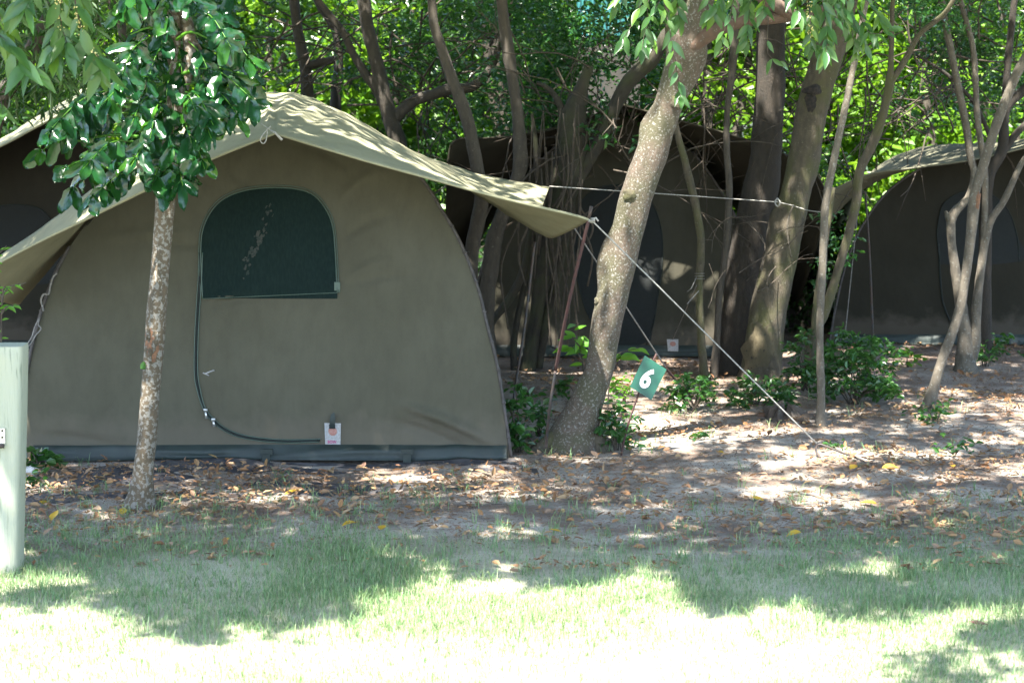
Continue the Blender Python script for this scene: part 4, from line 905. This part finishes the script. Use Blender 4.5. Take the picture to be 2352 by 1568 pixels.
tent((2330, 800), 'dark shaded tent at the right edge with a sunlit strip of roof', 16.9,
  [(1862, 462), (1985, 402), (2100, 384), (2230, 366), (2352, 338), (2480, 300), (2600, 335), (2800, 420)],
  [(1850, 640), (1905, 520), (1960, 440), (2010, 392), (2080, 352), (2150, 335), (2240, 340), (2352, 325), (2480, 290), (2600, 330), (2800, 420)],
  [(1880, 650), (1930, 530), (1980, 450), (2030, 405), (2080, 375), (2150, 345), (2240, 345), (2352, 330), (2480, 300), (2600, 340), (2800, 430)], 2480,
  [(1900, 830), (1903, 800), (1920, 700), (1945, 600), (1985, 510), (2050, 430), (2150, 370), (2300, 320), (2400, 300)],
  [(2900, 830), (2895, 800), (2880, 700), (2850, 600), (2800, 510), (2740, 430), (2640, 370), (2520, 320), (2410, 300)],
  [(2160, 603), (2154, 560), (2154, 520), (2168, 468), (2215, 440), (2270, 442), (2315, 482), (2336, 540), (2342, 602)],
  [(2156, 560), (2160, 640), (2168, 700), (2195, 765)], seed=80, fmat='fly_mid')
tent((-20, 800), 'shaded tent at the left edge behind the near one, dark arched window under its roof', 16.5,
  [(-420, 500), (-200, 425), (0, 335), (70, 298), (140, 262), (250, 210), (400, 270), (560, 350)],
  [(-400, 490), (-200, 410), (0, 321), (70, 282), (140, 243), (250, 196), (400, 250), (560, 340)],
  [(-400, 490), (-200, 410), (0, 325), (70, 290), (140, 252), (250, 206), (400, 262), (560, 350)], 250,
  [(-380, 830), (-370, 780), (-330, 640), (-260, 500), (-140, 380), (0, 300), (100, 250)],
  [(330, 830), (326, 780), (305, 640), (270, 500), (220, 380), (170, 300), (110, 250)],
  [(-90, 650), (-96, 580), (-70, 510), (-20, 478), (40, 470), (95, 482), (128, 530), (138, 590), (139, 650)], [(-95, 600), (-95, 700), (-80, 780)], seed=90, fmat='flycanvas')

# ---------------------------------------------------------------- ground sheet of shade cloth
def cloth():
    px = [(60, 1150), (180, 1090), (330, 1068), (600, 1062), (900, 1062), (1180, 1058), (1235, 1078), (1180, 1100), (1270, 1112), (1150, 1130), (900, 1122), (760, 1142), (520, 1136), (400, 1138), (250, 1145), (120, 1162)]
    Q = np.array([gnd(x, y)[:2] for x, y in px]); mb = MB()
    xs = np.linspace(Q[:, 0].min(), Q[:, 0].max(), 170); rows = []
    n = len(Q)
    for x in xs:
        ys = []
        for i in range(n):
            a, b = Q[i], Q[(i + 1) % n]
            if (a[0] <= x) != (b[0] <= x): ys.append(a[1] + (x - a[0]) / (b[0] - a[0]) * (b[1] - a[1]))
        y0, y1 = (min(ys), max(ys)) if len(ys) > 1 else (rows[-1][0][1], rows[-1][-1][1]) if rows else (Q[0][1], Q[0][1] + .02)
        y0 += .05 * vn(x * 4, 0, 0, 9); yy = np.linspace(y0, y1, 40)
        z = gz(x, yy) + .004 + .022 * vn(x * 1.6, yy * 5, 0, 14) + .012 * vn(x * 6, yy * 9, 0, 15)
        z[0] = z[-1] = gz(x, yy[0]) - .01
        rows.append(np.c_[np.full(40, x), yy, z])
    o = mb.grid(rows, True).make('ground_sheet', M['shade_cloth'])
    tag(o, 'crumpled black shade cloth half buried in sand and fallen leaves before the near tent', 'ground sheet')
cloth()

# ---------------------------------------------------------------- ropes, poles, pegs
def on_g0(x, y, h):
    g = gnd(x, y); g[2] = float(gz(g[0], g[1])) + h; return g
def rope(label, pts, r, mat='cord', sag=0., cat='rope', name='guy_rope', group='guy ropes'):
    P = smooth(pts, 40) if len(pts) > 2 else smooth(pts, 40); t = np.linspace(0, 1, len(P)); P[:, 2] -= sag * 4 * t * (1 - t)
    o = MB().tube(P, r, 6).make(name, M[mat]); tag(o, label, cat, group); return o
cornerF = at(1357, 504, AY - OV); cornerB = at(1262, 428, AY + 2.9)
rope('taut white rope from the roof corner pole down to the hooked peg on the sand', [cornerF, on_g0(1876, 1050, .085)], .0045)
rope('thin pale rope running level from the rear roof corner to the thick trunks', [cornerB, at(1500, 444, 14.7), at(1785, 464, 14.62)], .004)
rope('short slack rope from the scarred trunk to the thin spotted stem', [at(1785, 464, 14.6), at(1820, 472, 14.5), at(1855, 483, 14.0), at(1890, 488, 12.9)], .004)
rope('grey rope slanting down behind the leaning tree from the roof edge', [at(1318, 522, AY + .8), at(1530, 845, 13.6)], .005, 'greycord')
rope('thin string from the bent thin stem to the far tent doorway corner', [at(1600, 655, 14.7), at(1545, 780, 15.9)], .003, 'greycord')
rope('thin grey guy rope hanging at the left side of the dark right-hand tent', [at(1972, 470, 16.3), at(1940, 780, 16.1)], .004, 'greycord')
mb = MB()
for k in range(3): mb.tube([at(1607 + 11 * math.cos(a), 628 + k * 6, 14.75 + .045 * math.sin(a)) for a in np.linspace(0, 6.28, 16)], .003, 5)
mb.tube([at(1600, 636, 14.68), at(1588, 662, 14.6), at(1578, 670, 14.6)], .003, 5); mb.tube([at(1578, 698, 14.6), at(1605, 668, 14.7)], .004, 5)
tag(mb.make('cord', M['greycord']), 'pale cord wound round the bent thin stem', 'cord')
mb = MB(); mb.tube([at(1785, 455, 14.57), at(1792, 465, 14.55), at(1786, 474, 14.57), at(1780, 464, 14.57), at(1786, 455, 14.57)], .006, 6, 16); mb.make('knot', M['cord'], TREES['scarred'])
pole = thing('tent_pole', 'rusty reddish pole leaning under the right corner of the near roof', 'pole', (*at(1258, 985, AY - .2)[:2], 0))
P = [at(1358, 474, AY - OV), at(1352, 505, AY - OV)]; MB().tube(P, .010, 8).make('pole_tip', M['dull'], pole)
MB().tube([at(1352, 505, AY - OV), at(1310, 680, AY - OV + .08), at(1276, 850, AY - .3)], .0105, 10, 24).make('upper_tube', M['rust'], pole)
MB().tube([at(1276, 850, AY - .3), at(1262, 940, AY - .27), at(1255, 1012, AY - .2), at(1254, 1030, AY - .2)], .0095, 10, 20).make('lower_tube', M['dull'], pole)
mb = MB()
for k in range(4):
    c = cornerF + np.array([0.006, -.006, -.004 * k]); mb.tube([c + np.array([.017 * math.cos(a), .017 * math.sin(a), .006 * math.sin(a + k)]) for a in np.linspace(0, 6.28, 14)], .004, 5)
mb.tube([cornerF, cornerF + [.03, -.01, .01], cornerF + [.045, -.01, -.01]], .006, 6); mb.make('lashing', M['cord'], pole)
p2 = MB().tube([at(1228, 555, AY + 1.), at(1205, 750, AY + .95), at(1182, 900, AY + .9), at(1178, 985, AY + .8)], .009, 8, 30).make('tent_pole', M['dull'])
tag(p2, 'thin dark pole standing beside the right wall of the near tent', 'pole')
pk = MB().tube([at(1988, 440, 16.3), at(1998, 600, 16.3), at(2005, 770, 16.3), at(2006, 812, 16.3)], .010, 8, 20).make('tent_pole', M['dull']); tag(pk, 'dark pole against the wall of the right-hand tent', 'pole')
gy = float(gnd(1875, 1040)[1])
def on_g(x, y, h=.012):
    g = gnd(x, y); g[2] = float(gz(g[0], g[1])) + h; return g
hk = [on_g(1884, 1054, .0), on_g(1876, 1052, .03), on_g(1874, 1050, .062), on_g(1880, 1050, .082), on_g(1892, 1051, .078), on_g(1930, 1057, .045), on_g(1978, 1063, .008), on_g(1990, 1065, -.02)]
pg = MB().tube(hk, .007, 8, 50).make('tent_peg', M['dull'])
tag(pg, 'long steel peg with hooked head on the sand, holding the white rope', 'peg')
p_ = float(gnd(1560, 880)[1]); pg = MB().tube([at(1524, 832, 13.6), at(1532, 848, 13.6), at(1562, 885, 13.7)], .009, 8, 12).make('tent_peg', M['rust']); tag(pg, 'rusty peg leaning out of the soil just above the number sign', 'peg')
ln = MB()
ln.tube([at(x, y, AY - .1) for x, y in [(131, 628), (122, 636), (116, 655), (112, 675), (100, 676), (94, 690), (98, 705), (100, 715)]], .006, 6, 40)
ln.tube([at(x, y, AY - .1) for x, y in [(92, 728), (88, 745), (94, 755), (82, 770), (70, 790), (58, 800)]], .004, 6, 40); ln.tube([at(x, y, AY - .1) for x, y in [(92, 728), (80, 750), (72, 775), (55, 800)]], .004, 6, 30)
tag(ln.make('cord', M['greycord']), 'loose grey cords dangling on the left seam of the near tent behind the post', 'cord')

# ---------------------------------------------------------------- number sign
SY = float(gnd(1425, 1050)[1])
sg = thing('number_sign', 'tilted green plate with a white 6 on a rusty stake in the sand', 'sign', (*at(1425, 1050, SY)[:2], 0))
cr = [at(1447, 887.5, SY - .02), at(1496, 919, SY - .03), at(1531, 848, SY), at(1481, 816, SY)]
mb = MB(); G = quad_card(mb, cr, .004); plate = mb.make('plate', M['signgreen'], sg)
v, f = text_mesh('6', .035); K = np.array(cr)
def suv(u, vv): return (K[0] * (1 - u) + K[1] * u) * (1 - vv) + (K[3] * (1 - u) + K[2] * u) * vv + np.array([0, -.004, 0])
obj('numeral', [suv(.23 + .42 * a + .05 * b, .16 + .64 * b) for a, b, _ in v], f, M['signwhite'], plate, False)
MB().tube([at(1508, 812, SY + .02), at(1476, 880, SY + .012), at(1440, 985, SY), at(1424, 1062, SY)], .0065, 8, 20).make('stake', M['rust'], sg)

# ---------------------------------------------------------------- timber post at the left
PY = float(gnd(20, 1320)[1])
ps = thing('wooden_post', 'weathered pale green-grey square timber post with a metal bracket at the left edge', 'post', (*at(10, 1325, PY)[:2], 0))
tl, bl, tr, br = at(-28, 793, PY), at(-42, 1330, PY), at(50, 795, PY), at(38, 1330, PY)
mb = MB(); rows = []
for t in np.linspace(0, 1, 40):
    a, b = bl * (1 - t) + tl * t, br * (1 - t) + tr * t; ww = b[0] - a[0]; c = (a + b) / 2; row = []
    for k in range(28):
        th = k / 28 * 2 * math.pi; sx = np.sign(math.cos(th)) * abs(math.cos(th)) ** .35; sy = np.sign(math.sin(th)) * abs(math.sin(th)) ** .35
        e = 1 + .012 * float(vn(sx * 3, sy * 3, t * 3, 3)); z = c[2] - (.1 if t == 0 else 0) + (-.006 if t > .97 else 0); sc_ = .96 if t > .99 else 1
        row.append((c[0] + sx * ww / 2 * e * sc_, c[1] + ww / 2 + sy * ww / 2 * e * sc_, z))
    rows.append(row + [row[0]])
mb.grid(rows, True); mb.add(rows[-1][:-1], [tuple(range(28))]); mb.make('timber', M['wood'], ps)
a, b = at(-6, 1018, PY - .006), at(11, 983, PY - .006); MB().box((a[0], a[1] - .004, a[2]), (b[0], b[1] + .02, b[2])).make('bracket', M['steel'], ps, False)
for y in (989, 1004): p = at(5, y, PY - .012); MB().tube([p + [0, -.002, 0], p + [0, .004, 0]], .005, 10).make('screw', M['hole'], ps)
a, b = at(-2, 1030, PY - .02), at(10, 1018, PY - .005); MB().tube([at(-8, 1024, PY - .02), at(9, 1024, PY - .02)], .011, 10).make('hinge_pin', M['dull'], ps)

# ---------------------------------------------------------------- shrubs and small plants
def shrub(px, wpx, hpx, n, size, label, mat='leaf_bush', name='shrub', per=16, dep=.25, asp=.55, cat='shrub', seed=0, rad=.07, Y=None):
    Yg = Y or float(gnd(*px)[1]); b = at(px[0], px[1], Yg); k = np.linalg.norm(b - np.array([0, 0, CAMH])) / F
    t = thing(name, label, cat, (b[0], b[1], float(gz(b[0], b[1])))); r = random.Random(seed + int(px[0])); W, H = wpx * k / 2, hpx * k
    mb = MB(); cs = []
    for i in range(n):
        a = r.uniform(0, 6.28); q = math.sqrt(r.random()); e = np.array([b[0] + math.cos(a) * W * q, b[1] + math.sin(a) * dep * q, H * r.uniform(.15, 1) * (1 - .35 * q * q)]); cs.append(e)
        if i % 3 == 0: mb.tube([b + [r.uniform(-.03, .03), 0, -.02], (b + e) / 2 + [0, 0, H * .1], e], [.006, .004, .002], 5, 8)
    mb.make('stem', M['twig'], t)
    P, L = cloud(np.array(cs), rad, per, size); P[:, 2] = np.maximum(P[:, 2], .03); crown(t, P, L, asp, M[mat], 'leaves', six=True, droop=.1, flat=.6)
    return t
shrub((1960, 930), 200, 175, 62, .05, 'rounded dark green shrub at the foot of the thin spotted stem', per=22, dep=.4, rad=.09)
shrub((1850, 900), 130, 150, 26, .045, 'loose leafy shrub tangled round the forked tree base', per=18, dep=.3)
shrub((1905, 640), 80, 130, 0, .04, 'x') if False else None
shrub((1740, 935), 170, 70, 34, .045, 'low bright-tipped shrub in front of the scarred trunk', per=16, dep=.25)
shrub((1595, 945), 130, 95, 26, .045, 'low leafy shrub right of the number sign', per=15, dep=.25)
shrub((1195, 1045), 70, 165, 20, .06, 'upright leafy plant beside the right wall of the near tent', per=9, dep=.12)
shrub((1235, 1010), 55, 110, 10, .05, 'small leafy plant between the tent wall and leaning tree', per=9, dep=.12)
shrub((1420, 1040), 100, 130, 24, .05, 'leafy seedlings at the foot of the number sign stake', per=10, dep=.15)
shrub((1430, 930), 60, 70, 10, .045, 'bright little plant between the leaning tree and number plate', 'leaf_fern', per=8, dep=.12, cat='plant', name='seedling')
shrub((85, 1062), 60, 70, 7, .075, 'small round-leaved plant behind the timber post', per=5, dep=.08, asp=.8, cat='plant', name='seedling', Y=11.3)
shrub((70, 1120), 60, 45, 6, .05, 'low green weed on the sand beside the timber post', per=5, dep=.08, asp=.6, cat='plant', name='seedling')
shrub((2082, 845), 60, 60, 7, .05, 'light green seedling on the leaf litter before the right-hand tent', 'leaf_fern', per=7, dep=.1, cat='plant', name='seedling')
shrub((2265, 840), 90, 80, 12, .05, 'pale seedling beside the three-stemmed tree', 'leaf_bush', per=8, dep=.15, cat='plant', name='seedling')
shrub((2150, 975), 110, 55, 12, .05, 'low plant around the foot of the leaning sapling', per=6, dep=.15, cat='plant', name='seedling')
shrub((1905, 1036), 50, 22, 4, .035, 'small weed growing beside the hooked tent peg', per=5, dep=.08, cat='plant', name='seedling')
shrub((2190, 1045), 70, 50, 7, .045, 'small weed on bare sand near the right edge', per=5, dep=.1, cat='plant', name='seedling')
shrub((1610, 1010), 50, 30, 5, .045, 'tiny weed in the leaf litter right of the sign', per=5, dep=.08, cat='plant', name='seedling')
shrub((2300, 820), 120, 50, 9, .05, 'low leafy growth along the base of the right-hand tent', per=7, dep=.15, cat='plant', name='seedling')
shrub((1300, 880), 70, 60, 8, .06, 'low leafy plant at the base of the rusty pole', per=7, dep=.12, cat='plant', name='seedling', Y=13.8)

def sapling(label, lines, Y, L, base, mat='leaf_fern', asp=.36):
    b = at(*base, Y); t = thing('sapling', label, 'sapling', (b[0], b[1], 0)); mb, st = MB(), MB(); r = random.Random(int(base[0]))
    for px, n in lines:
        P = smooth([at(x, y, Y + r.uniform(-.05, .05)) for x, y in px], 3 * n); st.tube(P, np.linspace(.006, .0025, len(P)), 5, cap=False)
        for i in range(n):
            j = len(P) - 2 - i * 2; 
            d = (P[j + 1] - P[j]) * 20 + np.array([(1 if i % 2 else -1) * r.uniform(.5, 1), r.uniform(-.5, .2), r.uniform(-.6, .1)]); leaf_l(mb, P[j], d, np.array([r.uniform(-.3, .3), -.6, .8]), L * r.uniform(.7, 1.1), asp, r)
    st.make('stem', M['twig'], t); mb.make('leaves', M[mat], t); return t
sapling('broad-leaved sapling leaning in front of the leaning tree from its left side', [([(1345, 900), (1338, 830), (1330, 790), (1318, 755), (1330, 742)], 7), ([(1338, 830), (1320, 800), (1305, 795)], 5), ([(1332, 795), (1315, 775), (1345, 770)], 4)], T2Y + .25, .13, (1345, 990))
sapling('sapling with pointed light leaves right of the leaning tree above the sign', [([(1395, 960), (1400, 880), (1412, 820), (1440, 805), (1478, 797)], 6), ([(1405, 850), (1425, 815), (1460, 812)], 4)], T2Y + .3, .12, (1395, 990))
sapling('small fern-leaved sapling behind the timber post', [([(2, 1000), (3, 760), (5, 690), (20, 660), (60, 650)], 14), ([(4, 720), (15, 705), (42, 700)], 9), ([(3, 680), (-10, 600), (15, 565)], 9), ([(4, 700), (10, 660), (25, 672)], 7)], PY + .35, .045, (2, 1040))
for gx_, gy_, gh_, lb_ in ((1842, 18.2, 1.25, 'dark low bush filling the gap between the two rear tents'), (1800, 19.4, 1.7, 'taller dark bush behind the gap between the two rear tents')):
    bp = at(gx_, 500, gy_); bgtree(int(gx_), bp[0], gy_, gh_, lb_, 'leaf_dark', .07, 60, 50, .55, .02)
# rooty mound by the scarred trunk
st_ = at(1815, 975, float(gnd(1815, 975)[1])); mb = MB(); rows = []
for i in range(24):
    v = i / 23; row = []
    for j in range(72):
        a = j / 72 * 2 * math.pi; R = .26 * (1 - v ** 1.6) ** .7 + .02; R *= 1 + .35 * float(vn(math.cos(a) * 2.4, math.sin(a) * 2.4, v * 2, 66)) + .12 * float(vn(math.cos(a) * 7, math.sin(a) * 7, v * 6, 67))
        R *= 1 + .2 * float(vn(math.cos(a) * 11, math.sin(a) * 11, v * 9, 69)); row.append((st_[0] + math.cos(a) * R, st_[1] + .2 + math.sin(a) * R, -.03 + .10 * v + .10 * float(vn(math.cos(a) * 3, math.sin(a) * 3, v * 3, 68)) * v))
    rows.append(row + [row[0]])
mb.grid(rows, True); mb.add(rows[-1][:-1], [tuple(range(72))]); tag(mb.make('tree_stump', M['bark_rot']), 'low rotten brown stump between the scarred trunk and the thin spotted stem', 'stump')
# white stone behind the post
mb = MB(); c = at(68, 1068, 11.2); rows = []
for i in range(9):
    v = i / 8 * math.pi; row = []
    for j in range(14):
        a = j / 14 * 2 * math.pi; R = 1 + .25 * float(vn(math.cos(a) * 2, math.sin(a) * 2, math.cos(v) * 2, 4)); row.append((c[0] + .06 * R * math.sin(v) * math.cos(a), c[1] + .05 * R * math.sin(v) * math.sin(a), .03 - .035 * R * math.cos(v)))
    rows.append(row + [row[0]])
mb.grid(rows, True); tag(mb.make('stone', plain('stone', (.5, .47, .43), .9, c2=(.3, .28, .25), sc=40, bump=.6)), 'small whitish stone on the sand behind the timber post', 'stone')

# ---------------------------------------------------------------- leaf litter, yellow leaves
def litter():
    n = 100000; X = rng.uniform(-5.5, 6.5, n); Y = 9.0 + 9 * rng.random(n) ** 1.15
    d = .36 + .6 * vn(X * 1.3, Y * 2.6, 0, 40) + .5 * vn(X * 4, Y * 7, 0, 41)
    d = np.where((X > -3.2) & (X < .4) & (Y > 10.35) & (Y < 11.3), d + .7, d); d = np.where(Y < 9.5, d - .35, d); d = np.where((Y > 11.15) & (X < 0) & (X > -3), d - .5, d); d = d * np.where((X > -3.2) & (X < .4) & (Y > 10.6) & (Y < 11), .7, 1.)
    inA = (X > -3.05) & (X < .02) & (Y > AY - .15) & (Y < AY + 2.7)
    m = (rng.random(n) < np.clip(d, .04, 1)) & ~inA; X, Y = X[m], Y[m]; n = len(X)
    P = np.c_[X, Y, gz(X, Y) + .012 + .018 * rng.random(n) + np.where((X > -3.2) & (X < .4) & (Y > 10.4) & (Y < 11.4), .012, 0)]
    L = .012 + .06 * rng.random(n) ** 2.6
    dd = rng.normal(size=(n, 3)); dd[:, 2] *= .25; dd = unit(dd); up = rng.normal(size=(n, 3)) * .35; up[:, 2] += 1; s = unit(np.cross(dd, up)); nn = np.cross(s, dd); W = (L * .5)[:, None]; L = L[:, None]
    V = np.stack([P, P + dd * L * .35 + s * W * .5 + nn * W * .3, P + dd * L * .75 + s * W * .35 + nn * W * .3, P + dd * L + nn * W * .2, P + dd * L * .75 - s * W * .35 + nn * W * .3, P + dd * L * .35 - s * W * .5 + nn * W * .3], 1)
    b = np.arange(n)[:, None] * 6; Fc = np.concatenate([b + np.array([[0, 1, 2, 3]]), b + np.array([[0, 3, 4, 5]])])
    o = obj('leaf_litter', V.reshape(-1, 3), Fc, M['litter'], None, False); o['kind'] = 'stuff'; tag(o, 'brown and orange dry leaf litter scattered over the sand', 'leaf litter')
litter()
ypx = [(1645, 1052, 'orange-yellow fallen leaf lying right of the number sign stake'), (1952, 1088, 'broad yellow fallen leaf just below the tip of the hooked peg'), (2025, 1084, 'upturned yellow fallen leaf right of the hooked peg'),
       (2190, 1080, 'yellow fallen leaf on the sand nearest the right edge weed'), (875, 1232, 'orange-yellow fallen leaf at the grass edge below the tent label'), (820, 1220, 'flat yellow fallen leaf just left of an orange one at the grass edge'),
       (390, 1268, 'bright orange-yellow fallen leaf in the grass nearest the glossy tree'), (522, 1253, 'yellow fallen leaf at the grass edge right of the glossy tree'), (118, 1198, 'yellow-green fallen leaf on the sand right of the timber post'),
       (1290, 1232, 'brownish yellow fallen leaf at the grass edge below the leaning tree'), (1840, 1225, 'yellow fallen leaf in the grass below the hooked peg'), (2015, 1160, 'long yellow fallen leaf on the sand at the right, below the peg'),
       (1755, 1160, 'yellow fallen leaf on bare sand left of the peg'), (280, 1182, 'curled yellow fallen leaf touching the foot of the glossy tree'), (655, 1150, 'yellow fallen leaf lying on the edge of the black shade cloth'), (90, 1158, 'yellow fallen leaf close beside the timber post')]
for i, (x, y, lb) in enumerate(ypx):
    g = gnd(x, y); g[2] = float(gz(g[0], g[1])) + .022; m_ = MB(); flat_leaf(m_, (g[0], g[1], g[2]), .075 + .03 * (i % 3) / 2, i)
    tag(m_.make('fallen_leaf', M['yellow']), lb, 'leaf', 'large yellow fallen leaves')
def crumbs():
    n = 60000; X = rng.uniform(-4.5, 5.5, n); Y = 9.4 + 7 * rng.random(n); d = .5 + .6 * vn(X * 2, Y * 4, 0, 60)
    m = (rng.random(n) < np.clip(d, .05, 1)) & ~((X > -3.05) & (X < .02) & (Y > AY - .1)); X, Y = X[m], Y[m]
    P = np.c_[X, Y, gz(X, Y) + .004 + .012 * rng.random(len(X))]; V, Fc = leaf_verts(P, .006 + .014 * rng.random(len(X)), .004 + .006 * rng.random(len(X)), droop=0, flat=.9)
    o = obj('leaf_crumbs', V, Fc, M['crumb'], None, False); o['kind'] = 'stuff'; tag(o, 'crumbled dark leaf bits and bark crumbs over the sand', 'leaf litter')
M['crumb'] = leaf_mat('leaf_crumb', [(.06, .038, .025), (.12, .075, .045), (.18, .11, .06), (.04, .03, .02), (.22, .17, .12)], .05, .9, (.2, .1, .04), .1)
crumbs()
g = gnd(2225, 1455); mb = MB(); leaf_l(mb, np.array([g[0], g[1], float(gz(g[0], g[1])) + .035]), np.array([1, -.2, -.15]), np.array([0, -.5, 1]), .085, .28, random.Random(3))
tag(mb.make('fallen_leaf', plain('brown_leaf', (.09, .045, .03), .8)), 'curled dark brown leaf lying in the lawn near the lower right corner', 'leaf')
def sticks():
    mb = MB(); r = random.Random(8)
    for i in range(160):
        x, y = r.uniform(-4, 5), r.uniform(9.6, 15.5); a = r.uniform(0, 3.14); L = r.uniform(.05, .22); z = float(gz(x, y)) + .012
        if -3.1 < x < .05 and y > AY - .1: continue
        mb.tube([(x, y, z), (x + math.cos(a) * L * .5, y + math.sin(a) * L * .5, z + r.uniform(0, .02)), (x + math.cos(a + .2) * L, y + math.sin(a + .2) * L, z)], .002, 4)
    o = mb.make('fallen_twigs', M['twig']); o['kind'] = 'stuff'; tag(o, 'thin dry twigs scattered over the sand and litter', 'twigs')
sticks()

# ---------------------------------------------------------------- grass
def grass():
    def blades(X, Y, H, Wd, lean=.5):
        n = len(X); a = rng.random(n) * 2 * math.pi; d = np.c_[np.cos(a), np.sin(a), np.zeros(n)]; s = np.c_[-np.sin(a + rng.normal(size=n) * .8), np.cos(a), np.zeros(n)]; s = unit(s)
        b = np.c_[X, Y, gz(X, Y) - .003]; l = (lean * (.2 + rng.random(n)))[:, None]; H = H[:, None]; W = Wd[:, None]; up = np.array([0, 0, 1.])
        V = np.stack([b - s * W * .5, b + s * W * .5, b + up * H * .45 + d * H * l * .25 - s * W * .42, b + up * H * .45 + d * H * l * .25 + s * W * .42,
                      b + up * H * .8 + d * H * l * .65 - s * W * .28, b + up * H * .8 + d * H * l * .65 + s * W * .28, b + up * H * (1 - .25 * l) + d * H * l * 1.15], 1)
        k = np.arange(n)[:, None] * 7
        tri = np.concatenate([k + np.array([[0, 1, 3]]), k + np.array([[0, 3, 2]]), k + np.array([[2, 3, 5]]), k + np.array([[2, 5, 4]]), k + np.array([[4, 5, 6]])])
        return V.reshape(-1, 3), tri
    n = 330000; X = rng.uniform(-4.4, 4.4, n); Y = 6.3 + 4.6 * rng.random(n)
    edge = 9.75 + .35 * vn(X * .8, 1, 0, 51) + .3 * vn(X * 2.4, Y * 2.4, 0, 52)
    dens = np.clip(1.2 - (Y - edge + .9) * .85, 0, 1) ** 1.5 * (.72 + .5 * vn(X * 2.2, Y * 2.2, 0, 53)); dens = np.where(X < -1.2, dens * .8, dens)
    m = rng.random(n) < np.clip(dens, .006, 1); X, Y = X[m], Y[m]; n = len(X)
    H = (.022 + .045 * rng.random(n) ** 1.8) * (1 + .5 * vn(X * 1.6, Y * 1.6, 0, 54)); 
    Wd = .0018 + .0022 * rng.random(n)
    V, T = blades(X, Y, H, Wd, .8)
    # taller tufts
    nt_ = 700; tx = rng.uniform(-4, 4.2, nt_); ty = 7.9 + 2.9 * rng.random(nt_); k = 9
    X2 = np.repeat(tx, k) + rng.normal(size=nt_ * k) * .018; Y2 = np.repeat(ty, k) + rng.normal(size=nt_ * k) * .018
    V2, T2 = blades(X2, Y2, .04 + .05 * rng.random(nt_ * k), .003 + .002 * rng.random(nt_ * k), .9)
    nt3 = 150; tx = rng.uniform(-3.5, 5, nt3); ty = 10.3 + 3.6 * rng.random(nt3); mm = ~((tx > -3.1) & (tx < .05) & (ty > AY - .15)); tx, ty = tx[mm], ty[mm]; nt3 = len(tx)
    X3 = np.repeat(tx, 7) + rng.normal(size=nt3 * 7) * .02; Y3 = np.repeat(ty, 7) + rng.normal(size=nt3 * 7) * .02
    V3, T3 = blades(X3, Y3, .03 + .07 * rng.random(nt3 * 7), .003 + .003 * rng.random(nt3 * 7), .9)
    allV = np.vstack([V, V2, V3]); allT = np.vstack([T, T2 + len(V), T3 + len(V) + len(V2)])
    o = obj('grass', allV, allT, M['grass'], None, False); o['kind'] = 'stuff'; tag(o, 'short green lawn grass thinning out into the sand', 'grass')
grass()
